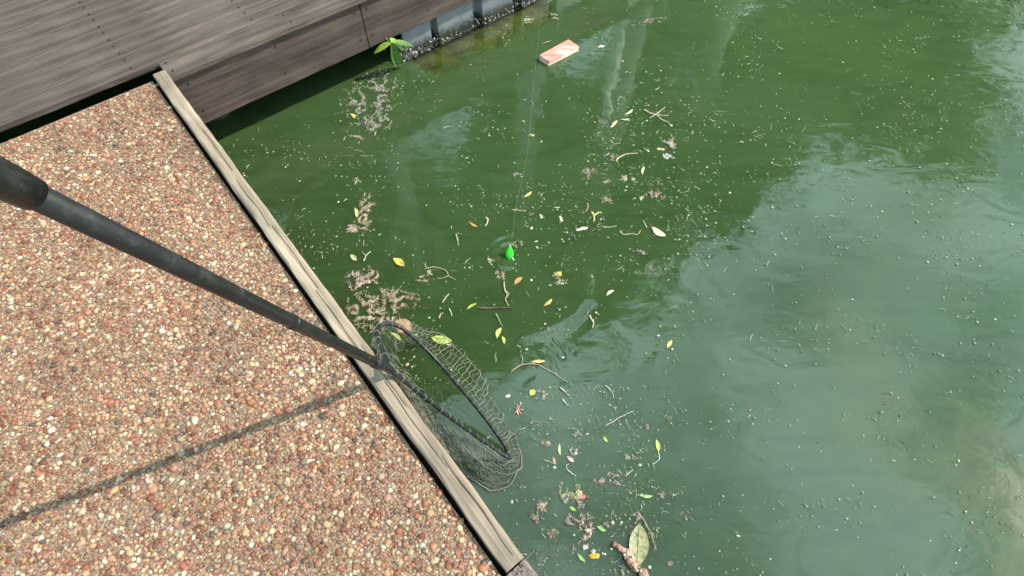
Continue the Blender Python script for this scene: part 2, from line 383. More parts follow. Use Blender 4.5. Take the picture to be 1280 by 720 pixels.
# ------------------------------------------------------------ beams and boards
def beam(name, a, d, L, n, wdt, z0, z1, mat, parent=None, bev=.006, segs=40, wav=.0015, seed=0, endcut=0):
    """timber of length L from a along d, width wdt towards n; local X runs along the grain"""
    rr = random.Random(seed); b = MB(); prof = []
    h = z1-z0
    for (y, z) in ((bev, 0), (wdt-bev, 0), (wdt, bev), (wdt, h-bev), (wdt-bev*.5, h-bev*.35), (wdt-bev*1.4, h), (wdt*.5, h-.0008), (bev*1.4, h), (bev*.5, h-bev*.35), (0, h-bev), (0, bev)): prof.append((y, z))
    k = len(prof); vs = []
    for i in range(segs+1):
        x = L*i/segs; j = (mnoise.noise(Vector((x*5+seed, 0, 0))))*wav
        for q, (y, z) in enumerate(prof):
            e = mnoise.noise(Vector((x*14+seed*3.1, q*1.7, 4)))*wav*.8
            vs.append((x, y+j+e, z+e*.8))
    fs = [(i*k+q, i*k+(q+1) % k, (i+1)*k+(q+1) % k, (i+1)*k+q) for i in range(segs) for q in range(k)]
    fs += [tuple(range(k))[::-1], tuple(segs*k+q for q in range(k))]
    if d.cross(n).z < 0: fs = [f[::-1] for f in fs]
    b.add(vs, fs); o = b.build(name, mat, parent)
    Mx = Matrix((( d.x, n.x, 0, a.x), (d.y, n.y, 0, a.y), (0, 0, 1, z0), (0, 0, 0, 1)))
    o.matrix_world = Mx; return o
def slit(parent, a, b_, dep, wd_):                    # an open check running along a timber
    pass
endp = cB-cd*.055; Lc = (X0-endp).dot(cd)-.01
curb = empty('dock_edge_timber', endp.xy.to_3d()); tag(curb, 'long silvery weathered timber along the water edge of the pebbled dock, its near end cracked', 'timber')
def local(o, parent): o.parent = parent; o.matrix_parent_inverse = Matrix.Translation(-Vector(parent.location)); return o
local(beam('timber_rail', endp, cd, Lc, cn, cw, ZD-.09, ZC, M_curb, segs=120, wav=.004, seed=3), curb)
b = MB()                                              # drying checks: slim dark wedges set in the top of the rail
for s0, off, ln, wd_ in ((.02, .024, .24, .0022), (.14, .022, .20, .0016), (.30, .034, .33, .0018), (.52, .020, .26, .0014), (.75, .040, .30, .0018), (1.05, .028, .35, .0016), (1.4, .038, .3, .0018), (1.75, .024, .3, .0018)):
    pts = []; n = 16
    for i in range(n+1):
        s = s0+ln*i/n; o_ = off*.72+.005*mnoise.noise(Vector((s*9, off*50, 0))); pts.append((endp+cd*s+cn*o_, wd_*.28*math.sin(math.pi*i/n)**.7+.0001))
    vs = []
    for p, w_ in pts: vs += [(p-cn*w_).to_tuple()[:2]+(ZC+.0006,), (p+cn*w_).to_tuple()[:2]+(ZC+.0006,), (p.x, p.y, ZC-.006)]
    fs = []
    for i in range(n): j = i*3; fs += [(j, j+2, j+5, j+3), (j+2, j+1, j+4, j+5), (j, j+3, j+4, j+1)]
    b.add([(v[0], v[1], v[2]+.0012) for v in vs], fs, (.05, .04, .035))
o = b.build('drying_checks', plain('dark_check', (.05, .038, .03), .95, .05)); tag(o, kind='stuff'); local(o, curb)
local(beam('cracked_end', endp-cd*.005-cn*.002, -cd, .55, cn, cw+.01, ZD-.09, ZC-.004, M_curb_end, segs=60, wav=.007, seed=9), curb)
for s in (.35, 1.1):                                  # bolts through the rail
    b = MB(); c = endp+cd*s+cn*.04
# dock fascia under the curb (concrete edge and dark stringer)
local(beam('under_rail', endp+cn*.012-cd*.5, cd, Lc+.45, cn, .05, ZD-.30, ZD-.10, M_pile, segs=20, seed=5), curb)

local(beam('gap_shade_strip', endp-cd*.6+cn*(cw-.012), cd, Lc+.6, cn, .05, ZD-.16, ZD-.145, plain('gap_shade_black', (.012, .011, .010), .9, .1), segs=20, seed=6, bev=.001), curb)  # near-black strip closing the gap below, its colour stands in for shade
# boardwalk: planks on top, fascia boards, joists/piles under
bw = empty('timber_boardwalk', (fA.x, fA.y, ZF0)); tag(bw, 'dark weathered timber boardwalk above grey sheet piling at the top of the view', 'boardwalk')
joint = P(462, 60, ZF0); js = (joint-fA).dot(fd)
left_len = (fA+fd*js-X0).dot(fd)+.04
local(beam('fascia_board', fA+fd*(js+.002), fd, 3.4, -fn, .04, ZF0, ZF1-.035, M_fascia, segs=60, seed=11, wav=.003), bw)
local(beam('fascia_board', fA+fd*(js-.003)-fn*.003, -fd, left_len, -fn, .04, ZF0-.004, ZF1-.035, M_fascia, segs=40, seed=13, wav=.003), bw)
nb = plain('nail_iron', (.03, .02, .018), .8)
for (u, v) in ((466, 45), (515, 9), (467, 33)):
    pass
# nails
def nail(p, nrm, parent, r=.006):
    b = MB(); nrm = nrm.normalized(); a = nrm.cross(Vector((0, 0, 1)))
    if a.length < .1: a = Vector((1, 0, 0))
    a.normalize(); c = nrm.cross(a); k = 8
    ring = [p+(a*math.cos(i*6.283/k)+c*math.sin(i*6.283/k))*r for i in range(k)]
    b.add(ring+[q+nrm*.0025 for q in ring], [tuple(range(k, 2*k))]+[(i, (i+1) % k, k+(i+1) % k, k+i) for i in range(k)])
    local(b.build('nail_head', nb), parent)
for s in (.035, .42, .85, 1.3, 1.8):
    for z in (.27, .42): nail(Vector((*(fA+fd*(js+s)+fn*.001).xy, z)), fn, bw)
for s in (.04, .5, .95):
    for z in (.27, .42): nail(Vector((*(fA+fd*(js-s)-fn*.002).xy, z)), fn, bw)
pw = .138
for i in range(11):
    off = -.022+i*(pw+.007)
    a = fA-fn*off-fd*(left_len-js+1.9+(0 if i == 0 else 0))
    if i == 0: a = X0+fn*(.022)+fd*.0
    # planks stop at the slab on the left for the first rows
    L = 6.2
    for sgm in range(2):
        aa = a+fd*(sgm*(2.6+.35*((i*7) % 3))) ; LL = (2.6+.35*((i*7) % 3))-.006 if sgm == 0 else 4.2
        local(beam('plank', aa, fd, LL, -fn, pw, ZF1-.034, ZF1+random.uniform(-.002, .002), M_plank, segs=36, seed=20+i*3+sgm, wav=.004), bw)
        for s in (.03, .63, 1.23, 1.83, 2.43):
            for q in (.03, pw-.03):
                if s < LL: nail(Vector((*(aa+fd*s-fn*q).xy, ZF1+.002)), Vector((0, 0, 1)), bw, .0045)
bx_end = fA-fn*(11*(pw+.007)-.02)
# joists under planks
for i in range(7):
    a = X0+fd*(.5+i*.75)-fn*.05
    local(beam('joist', a, -fn, 1.4, fd, .045, ZF1-.2, ZF1-.04, M_pile, segs=4, seed=60+i), bw)
# piles in the dark under the left part
for i, (s, q) in enumerate(((.15, .35), (.75, .8), (.2, 1.2))):
    b = MB(); c = X0+fd*s-fn*q; b.tube([(0, 0, -1.2), (0, 0, -.3), (0, 0, ZF1-.2)], [.10, .095, .085], 14)
    o = b.build('timber_pile', M_pile, smooth=True); o.parent = bw; o.location = Vector((c.x, c.y, 0))-Vector(bw.location)

# ------------------------------------------------------------ sheet piling wall
wl = empty('sheet_pile_wall', (wA.x, wA.y, 0)); tag(wl, 'grey corrugated sheet pile wall with an oyster crust at the waterline', 'wall')
def at_px_on_wall(u):                                  # distance along the wall for the pixel column u at water level
    q = wA+wd*0; a = P(u, 68-(u-516)*.452, 0); return (a-wA).dot(wd)
edges = [507, 541, 549, 592, 603, 641]
ss = [at_px_on_wall(u) for u in edges]
period = (ss[4]-ss[0])/2
panels = [(ss[0], ss[1]), (ss[2], ss[3]), (ss[4], ss[5])]
gp = ss[4]-ss[3]; pwid = ss[5]-ss[4]; s = ss[5]
while s < 5: panels.append((s+gp, s+gp+pwid)); s += gp+pwid
fold = .05
for i, (a, c) in enumerate(panels):
    b = MB(); nx_ = panels[i+1][0] if i+1 < len(panels) else c+.05
    prof = [(a, 0), (a+.004, .004), (c-.004, .004), (c, 0), (c+(nx_-c)*.25, -fold), (nx_-(nx_-c)*.25, -fold), (nx_-.001, -.002)]
    th = .008; vs = []
    for zz in (-1.0, 0.0, .12, ZF1-.05):
        for (s_, o_) in prof: q = wd*s_+wn*o_; vs.append((q.x, q.y, zz))
        for (s_, o_) in prof[::-1]: q = wd*s_+wn*(o_-th); vs.append((q.x, q.y, zz))
    k = 14; fs = [(l*k+q, l*k+(q+1) % k, (l+1)*k+(q+1) % k, (l+1)*k+q) for l in range(3) for q in range(k)]+[tuple(3*k+q for q in range(k))]
    b.add(vs, fs); o = b.build('sheet_pile', M_sheet, wl)
# oyster crust
b = MB(); rr = random.Random(5)
def shell_bit(b, c, r, nrm, col):
    k = 6; a = Vector((rr.gauss(0, 1), rr.gauss(0, 1), rr.gauss(0, 1))); nn = (nrm+a*.55).normalized(); t1 = nn.cross(a).normalized(); t2 = nn.cross(t1)
    ring = [c+(t1*math.cos(6.283*i/k)*rr.uniform(.6, 1.2)+t2*math.sin(6.283*i/k)*rr.uniform(.5, 1.0))*r for i in range(k)]
    top = c+nn*r*.45; bot = c-nn*r*.35
    b.add(ring+[top, bot], [(i, (i+1) % k, k) for i in range(k)]+[((i+1) % k, i, k+1) for i in range(k)], col)
for i, (a, c) in enumerate(panels):
    nx_ = panels[i+1][0] if i+1 < len(panels) else c+.05
    for _ in range(150 if a < 3 else 60):
        s_ = rr.uniform(a-.005, nx_); off = .006 if s_ < c else -fold*.7+rr.random()*.02
        z = abs(rr.gauss(0, .022))*(.7 if s_ < c else 1.5)-.01
        g = rr.choice([.06, .1, .16, .25, .4, .55]); col = (g*rr.uniform(.95, 1.05), g*rr.uniform(.95, 1.0), g*rr.uniform(.8, .95))
        shell_bit(b, wd*s_+wn*(off+rr.uniform(0, .02))+Vector((0, 0, z)), rr.uniform(.005, .012), wn, tuple(x*.7 for x in col))
for _ in range(260):                                   # heavier clump at the wall's free end
    g = rr.choice([.05, .09, .16, .28, .45])
    shell_bit(b, wd*(ss[0]+rr.gauss(.01, .035))+wn*rr.uniform(-.04, .035)+Vector((0, 0, abs(rr.gauss(.0, .03))-.01)), rr.uniform(.006, .014), wn, (g, g*.98, g*.88))
o = b.build('oyster_crust', M_shell, wl); tag(o, kind='stuff')
# submerged footing seen through the water
lp = [wA+wd*(ss[0]-.02)+wn*.0, wA+wd*(ss[0]-.0)+wn*.26, wA+wd*(ss[0]+.35)+wn*.30, wA+wd*1.05+wn*.27, wA+wd*1.1+wn*.0]
lg = sheet('submerged_footing', lp, -.03, M_ledge, thick=.2); tag(lg, 'yellow algae covered concrete footing just under the water along the wall')

# leafy shoot hanging below the fascia
def leaf_geo(b, base, d, up, L, W, col, droop=.3, fold_=.25, n=8, col2=None):
    d = d.normalized(); side = d.cross(up).normalized(); up = side.cross(d).normalized(); vs = []; fs = []; cs = []
    for i in range(n+1):
        t_ = i/n; wd_ = W*.5*(math.sin(math.pi*min(1, t_*.96+.02))**.8)*(1-.25*t_)
        c = base+d*(L*t_)-up*(droop*L*t_*t_)
        vs += [c-side*wd_+up*wd_*fold_, c, c+side*wd_+up*wd_*fold_]
    for i in range(n):
        j = i*3; fs += [(j, j+1, j+4, j+3), (j+1, j+2, j+5, j+4)]
        q = random.uniform(.85, 1.12); c_ = col if not col2 or i < n*.55 else col2
        cs += [tuple(x*q for x in c_), tuple(x*q*.93 for x in c_)]
    b.addc(vs, fs, cs)
root = P(484, 48, .22)-fn*0.01
pl = empty('leafy_plant', root); tag(pl, 'bright green leafy shoot hanging out from under the dark boardwalk beside the sheet piling', 'plant')
b = MB(); b.tube([(0, 0, 0), fn*.02+Vector((0, 0, -.02)), fn*.045+Vector((.004, 0, -.01))], .003, 6, (.12, .22, .05)); b.build('stem', M_leafy, pl)
tips = [((464, 61), .16, (.42, .62, .08)), ((487, 78), .03, (.20, .42, .10)), ((503, 58), .14, (.45, .66, .10)), ((501, 73), .04, (.18, .36, .10)), ((494, 70), .05, (.14, .3, .07)), ((476, 58), .15, (.36, .55, .09)), ((506, 65), .08, (.16, .32, .08)), ((490, 46), .22, (.3, .5, .1)), ((512, 52), .16, (.1, .2, .05))]
st0 = fn*.045+Vector((.004, 0, -.01))
for (px_, z, c) in tips:
    b = MB(); tip = P(px_[0], px_[1], z)-root+fn*.03; d = tip-st0
    leaf_geo(b, st0, d, Vector((0, -.3, 1)), d.length*1.1, .054, c, .12, .3, 9); b.build('leaf', M_leafy, pl, smooth=True)

# ------------------------------------------------------------ landing net
net = empty('landing_net', P(487, 462, .57)); O = Vector(net.location)
tag(net, 'black landing net leaning over the dock timber, its mesh bag spread on the water', 'net')
def nb_build(b, name, mat, smooth=True, parent=net): 
    b.v = [tuple(Vector(v)-O) for v in b.v]; return b.build(name, mat, parent, smooth=smooth)
armA = [P(487, 462, .57), P(479, 440, .55), P(471, 419, .50), P(473, 409, .47), P(483, 404.5, .45), P(496, 407, .42), P(508, 414, .40), P(530, 434, .34), P(552, 457, .29), P(575, 484, .22), P(600, 514, .14), P(620, 541, .08), P(632, 559, .045), P(638, 574, .022)]
armB = [P(487, 462, .57), P(500, 472, .53), P(520, 488, .45), P(545, 508, .35), P(570, 527, .25), P(595, 545, .15), P(618, 561, .075), P(638, 574, .022)]
b = MB(); b.tube(spl(armA, 6), .0074, 10); nb_build(b, 'hoop_arm', M_black)
b = MB(); b.tube(spl(armB, 6), .0070, 10); nb_build(b, 'hoop_arm', M_black)
hA = P(438, 438, .88); J = P(489, 463, .565); hd = (hA-J).normalized()
b = MB(); b.tube([J-hd*.01, J+hd*.03, J+hd*.10, J+hd*.13], [.0095, .0115, .0125, .0135], 14); nb_build(b, 'yoke', M_black)
b = MB(); b.tube([J+hd*.12, J+hd*.7, J+hd*1.45], [.0135, .0135, .0135], 16); nb_build(b, 'handle', M_black)
b = MB(); b.tube([J+hd*.118, J+hd*.150], .0160, 16); nb_build(b, 'collar', M_black)
for q in (.155, .62):
    b = MB(); b.tube([J+hd*q, J+hd*(q+.006)], .0150, 16, ); nb_build(b, 'lock_ring', M_black)
bt = J+hd*.22+Vector((.6, -.3, .75)).normalized()*.012
b = MB(); b.tube([bt, bt+Vector((.6, -.3, .75)).normalized()*.006], [.0045, .0040], 10); nb_build(b, 'spring_button', plain('brushed_steel', (.5, .5, .5), .35, .5, 1))
b = MB(); b.tube([J+hd*1.15, J+hd*1.18, J+hd*1.42, J+hd*1.45], [.0165, .018, .018, .016], 16); nb_build(b, 'grip', M_black)
outl = [(486, 466, .55), (466, 428, .42), (464, 410, .36), (476, 401, .30), (488, 399, .25), (502, 400, .2), (520, 404, .15), (550, 415, .06), (576, 434, .01), (597, 458, .005), (617, 494, .005), (636, 530, .005), (645, 555, .005), (650, 582, .005),
        (641, 604, .005), (618, 613, .005), (592, 600, .005), (568, 576, .005), (542, 541, .05), (514, 504, .18)]
hoopk = armA+[Vector(p) for p in armB[::-1]][1:-1]
hoopk = hoopk[:14]+armB[::-1][1:7]
outk = [P(*q) for q in outl]
axis0 = P(500, 440, -.05); axis1 = P(622, 556, -.03)
def inner(i):
    p = outk[i]; t_ = max(0, min(1, (p-axis0).dot(axis1-axis0)/(axis1-axis0).length_squared))
    q = axis0.lerp(axis1, t_); return p.lerp(q, .5)+Vector((0, 0, -.09))
ink = [inner(i) for i in range(len(outk))]
def closed(pts, n):
    m_ = len(pts); out = []
    for j in range(n):
        x = j/n*m_; i = int(x); t_ = x-i
        p0, p1, p2, p3 = (pts[(i+q) % m_] for q in (-1, 0, 1, 2))
        out.append(.5*((2*p1)+(p2-p0)*t_+(2*p0-5*p1+4*p2-p3)*t_*t_+(3*p1-p0-3*p2+p3)*t_*t_*t_))
    return out
NM = 112; NR = 11
H_, O_, I_ = closed(hoopk, NM), closed(outk, NM), closed(ink, NM)
def netp(i, t_):
    i %= NM; a, o_, c = H_[i], O_[i], I_[i]
    if t_ < .62:
        s_ = t_/.62; p = a.lerp(o_, s_**.9); p = p+Vector((0, 0, -.45*abs(a.z-o_.z)*s_*(1-s_)))
    else: p = o_.lerp(c, (t_-.62)/.38)
    k_ = 7.0; j = Vector((mnoise.noise(p*k_*3), mnoise.noise(p*k_*3+Vector((9, 3, 1))), mnoise.noise(p*k_*3+Vector((1, 7, 5)))*.4))
    j2 = Vector((mnoise.noise(p*45), mnoise.noise(p*45+Vector((4, 4, 4))), 0))
    p = p+(j*.022+j2*.005)*min(1, t_*3)
    if p.z < .003 and t_ < .64: p.z = .003
    return p
b = MB(); tw = (.24, .245, .19)
def strand(b, pts, r=.0009):
    g = random.uniform(.55, 1.15); b.tube(pts, r*random.uniform(.75, 1.25), 3, tuple(x*g for x in tw), cap=False)
for i in range(NM): strand(b, [netp(i+(1 if k % 2 else 0)*.0, k/16) if False else netp(i, k/16) for k in range(17)])
for k in range(1, NR+1): strand(b, [netp(i, k/NR) for i in range(NM+1)])
# slack folds bunched up under the near arm
for q in range(46):
    i0 = random.randint(68, 104); pts = []
    t0 = random.uniform(.1, .5)
    for s_ in range(14):
        p = netp(i0+int(s_*random.uniform(.4, 1.2)), min(.6, max(.03, t0+.12*math.sin(s_*.9+q)))); pts.append(p+Vector((0, 0, .006)))
    strand(b, pts, .0008)
o = nb_build(b, 'mesh_bag', M_net, False); tag(o, kind='stuff')
# a darker rolled hem where the bag is bunched
b = MB(); ring = [netp(i, .60)+Vector((0, 0, .002)) for i in range(68, 100)]; strand(b, ring, .0022); 
nb_build(b, 'bag_hem', M_net)
# binding loops round the hoop
def loopmesh():
    b = MB(); b.tube([(math.cos(a)*.0086, math.sin(a)*.0086, .004*math.sin(a*.5)) for a in [i*6.283/10 for i in range(11)]], .0009, 5, (.26, .27, .25), cap=False)
    o = b.build('binding_loop', M_net, net, smooth=True); return o
first = None
for arm in (armA, armB):
    pts = spl(arm, 10); acc = 0; nxt = .05
    for i in range(1, len(pts)):
        acc += (pts[i]-pts[i-1]).length
        if acc > nxt:
            nxt += random.uniform(.03, .055)
            if first is None: first = loopmesh(); o = first
            else: o = first.copy(); C.objects.link(o); o.parent = net
            dd = (pts[i]-pts[i-1]).normalized()
            o.location = pts[i]-O; o.rotation_euler = (dd+Vector((random.uniform(-.3, .3), random.uniform(-.3, .3), 0))).to_track_quat('Z', 'Y').to_euler()

# ------------------------------------------------------------ broken brick
br = empty('red_brick_block', P(700, 66, 0)); Ob = Vector(br.location)
tag(br, 'pink and white faced rectangular block floating near the sheet pile wall', 'block')
q0, q1, q2, q3 = P(674, 69, .03), P(711, 49, .03), P(724, 58, .03), P(686, 77, .03)
def box4(q, z0, z1, inset=0, col=(.5, .5, .5)):
    c = sum(q, Vector())/4; b = MB(); n = 4
    ring = lambda z, k: [Vector((*(c.lerp(p, k)).xy, z)) for p in q]
    vs = ring(z0, 1)+ring(z1-.003, 1)+ring(z1, .965)
    fs = [(3, 2, 1, 0)]+[(l*4+i, l*4+(i+1) % 4, l*4+4+(i+1) % 4, l*4+4+i) for l in range(2) for i in range(4)]+[(8, 9, 10, 11)]
    b.add([v-Ob for v in vs], fs, col); return b
def brick_mat():
    m, t, b = new_mat('scuffed_pink_board')
    n = N(t, 'ShaderNodeTexNoise', Scale=6.0, Detail=7.0, Roughness=.6, Distortion=.3); t.links.new(coords(t, (.5, 1.6, 1), (0, 0, R(-50))), n.inputs[0])
    r = ramp(t, n.outputs[0], [(.36, (.52, .21, .16)), (.46, (.66, .36, .29)), (.54, (.80, .66, .58)), (.7, (.84, .76, .68))])
    t.links.new(r.outputs[0], b.inputs['Base Color']); b.inputs['Roughness'].default_value = .8; bump(t, n.outputs[0], b, .4, .003); return m
cfaces = sorted([q0, q1, q2, q3], key=lambda p: 0)
box4([q0, q3, q2, q1], .012, .032).build('top_layer', brick_mat(), br)
box4([q0, q3, q2, q1], -.03, .012-.0005).build('base_layer', plain('cream_core', (.62, .58, .46), .85, .2, 0, 60, .25, .5, .002), br)

# ------------------------------------------------------------ green bobber and line
gb = P(637, 320, 0); bo = empty('fishing_bobber', gb); tag(bo, 'neon green cone shaped fishing bobber making a small ripple mid water', 'bobber')
def green_mat():
    m, t, b = new_mat('fluorescent_green_plastic'); b.inputs['Base Color'].default_value = (.03, .95, .02, 1); b.inputs['Roughness'].default_value = .35
    n = N(t, 'ShaderNodeTexNoise', Scale=90.0); t.links.new(coords(t), n.inputs[0]); bump(t, n.outputs[0], b, .1, .0005)
    return m
b = MB(); prof = [(-.012, .006), (-.004, .013), (.006, .0165), (.016, .0155), (.028, .011), (.038, .006), (.044, .002)]
tilt = Vector((.05, .35, 1)).normalized()
b.tube([tilt*h*1.25 for h, r in prof], [r*1.12 for h, r in prof], 18); b.build('float_body', green_mat(), bo, smooth=True)
b = MB(); b.tube([tilt*.054, tilt*.064], .0022, 8, (.75, .85, .6)); b.build('float_tip', M_debris, bo)
b = MB(); b.tube([Vector((.012, -.012, .004)), Vector((.018, -.02, .003)), Vector((.02, -.028, .002))], .003, 6, (.6, .65, .55)); b.build('swivel', M_debris, bo)
lp_ = [(640, 300, .05), (644, 262, .02), (655, 214, .006), (660, 186, .006), (663, 150, .02), (668, 96, .06), (676, 20, .25), (684, -60, .6)]
b = MB(); b.tube([P(*q)-gb for q in [(639, 309, .046)]+lp_], .00035, 4, cap=False); b.build('fishing_line', M_line, bo)

# ------------------------------------------------------------ floating litter, one by one
cream, white, tan, brown = (.72, .68, .52), (.80, .80, .74), (.52, .42, .28), (.20, .13, .09)
yel, orange, ygr, green, pink, red = (.72, .55, .10), (.62, .34, .12), (.52, .62, .12), (.22, .42, .08), (.55, .34, .28), (.42, .05, .05)
SC = Vector((0, 0, 1))
def frame(u, v, ang, z=.003):
    """empty-free placement: position and rotation so that local +X shows at image angle ang (degrees, anticlockwise)"""
    p = P(u, v, z); a = R(ang); q = P(u+8*math.cos(a), v-8*math.sin(a), z); d = q-p
    return p, math.atan2(d.y, d.x), d.length/8
def put(o, u, v, ang, z=.003):
    p, rz, s_ = frame(u, v, ang, z); o.location = p; o.rotation_euler = (random.uniform(-.06, .06), random.uniform(-.06, .06), rz)
def f_leaf(u, v, L, W, ang, col, label, cat='leaf', name='floating_leaf', col2=None, curl=.12, z=.004):
    p, rz, s_ = frame(u, v, ang); s2 = pxm(u, v); b = MB(); Lm = L*s_; Wm = W*s2*1.15
    n = 9; vs = []; fs = []; cs = []
    bend = random.uniform(-.12, .12)
    for i in range(n+1):
        t_ = i/n; w_ = Wm*.5*max(.04, math.sin(math.pi*t_)**.75); x = (t_-.5)*Lm; y = bend*Lm*math.sin(math.pi*t_)
        zz = curl*Lm*.35*(2*t_-1)**2*.4
        vs += [(x, y-w_, zz+w_*.22), (x, y, zz), (x, y+w_, zz+w_*.22)]
    for i in range(n):
        j = i*3; c_ = col if not col2 or i < n*.5 else col2; q = random.uniform(.85, 1.12)
        fs += [(j, j+3, j+4, j+1), (j+1, j+4, j+5, j+2)]; cs += [tuple(x*q for x in c_), tuple(x*q*.88 for x in c_)]
    b.addc(vs, fs, cs)
    b.tube([(-.5*Lm, 0, .001), (-.62*Lm, bend*Lm*.4, .001)], [.0007, .0005], 4, tuple(x*.7 for x in col))
    o = b.build(name, M_debris, smooth=True); put(o, u, v, ang, z); tag(o, label, cat); return o
def f_twig(pts, rpx, col, label, cat='twig', name='floating_twig', branches=(), z=.004):
    u, v = pts[0]; p0 = P(u, v, z); s_ = pxm(u, v); b = MB()
    def br_(pp, r):
        r *= .75; w_ = [P(a, c, z)-p0+Vector((0, 0, random.uniform(0, .003))) for a, c in pp]; w_ = spl(w_, 4) if len(w_) > 2 else w_
        w_ = [q+Vector((random.uniform(-1, 1), random.uniform(-1, 1), random.uniform(-.4, .4)))*r*.5*s_ for q in w_]
        n = len(w_); b.tube(w_, [r*s_*(1-.55*i/n)*random.uniform(.8, 1.2) for i in range(n)], 6, col)
    br_(pts, rpx)
    for q in branches: br_(q, rpx*.7)
    o = b.build(name, M_debris, smooth=True); o.location = p0; tag(o, label, cat); return o
def f_bit(u, v, L, W, ang, col, label, cat='petal', name='floating_petal', lobes=1, h=.3):
    """crumpled chip or petal: jittered dome"""
    L *= .8; W *= .72; lobes = max(lobes, 2) if L > 4.5 else lobes; p, rz, s_ = frame(u, v, ang); b = MB(); k = 12
    for l in range(lobes):
        a = random.uniform(0, 6.28) if lobes > 1 else 0; cx = math.cos(a)*L*.3*s_*(lobes > 1); cy = math.sin(a)*W*.3*s_*(lobes > 1)
        rx, ry = L*.5*s_*(.62 if lobes > 1 else 1), W*.5*s_*(.62 if lobes > 1 else 1); vs = []; cols = []
        for rr_, zz in ((1, 0), (.78, .6), (.4, .95)):
            for i in range(k):
                j = random.uniform(.8, 1.15); vs.append((cx+math.cos(6.283*i/k)*rx*rr_*j, cy+math.sin(6.283*i/k)*ry*rr_*j, zz*h*min(rx, ry)*random.uniform(.7, 1.2)))
        vs.append((cx, cy, h*min(rx, ry)))
        fs = [(q*k+i, q*k+(i+1) % k, (q+1)*k+(i+1) % k, (q+1)*k+i) for q in range(2) for i in range(k)]+[(2*k+i, 2*k+(i+1) % k, 3*k) for i in range(k)]
        for f in fs: g = random.uniform(.62, .95); cols.append(tuple(min(.9, x*g) for x in col))
        b.addc(vs, fs, cols)
    o = b.build(name, M_debris); put(o, u, v, ang, .002); tag(o, label, cat); return o
def f_clump(u, v, L, W, ang, cols, label, n=30, cat='debris clump', name='debris_clump', fib=.5, strand_l=.42, hollow=0):
    """matted bits and fibres drifting together"""
    p, rz, s_ = frame(u, v, ang); b = MB(); s2 = pxm(u, v)
    for i in range(int(n*2.6)):
        while True:
            x, y = random.gauss(0, .52), random.gauss(0, .52); rr_ = math.hypot(x, y)
            if rr_ < 1.35 and rr_ > hollow*.55 and abs(mnoise.noise(Vector((x*L*.06+u, y*W*.06+v, .5)))) < .13+.2*(max(L, W) < 16): break
        x *= L*.5*s_; y *= W*.5*s2; col = random.choice(cols); g = random.uniform(.7, 1.15); c_ = tuple(min(.9, q*g) for q in col)
        if random.random() < fib:
            a = random.uniform(0, 6.28); l = random.uniform(.3, 1)*strand_l*min(17, max(min(L, W), 7))*s2; bend = random.uniform(-.5, .5); pts = []
            for t_ in (-.5, -.2, .1, .5): pts.append((x+math.cos(a+bend*t_)*l*t_, y+math.sin(a+bend*t_)*l*t_, .003+random.uniform(0, .004)))
            b.tube(pts, random.uniform(.0005, .0014), 3, c_)
        else:
            r = random.uniform(.35, 1.15)*s2; k = 6
            ring = [(x+math.cos(6.283*q/k)*r*random.uniform(.6, 1.3), y+math.sin(6.283*q/k)*r*random.uniform(.6, 1.3), .001) for q in range(k)]
            b.add(ring+[(x, y, .001+r*.5)], [(q, (q+1) % k, k) for q in range(k)], c_)
    o = b.build(name, M_debris); put(o, u, v, ang, .001); o.rotation_euler[0] = o.rotation_euler[1] = 0; tag(o, label, cat); return o

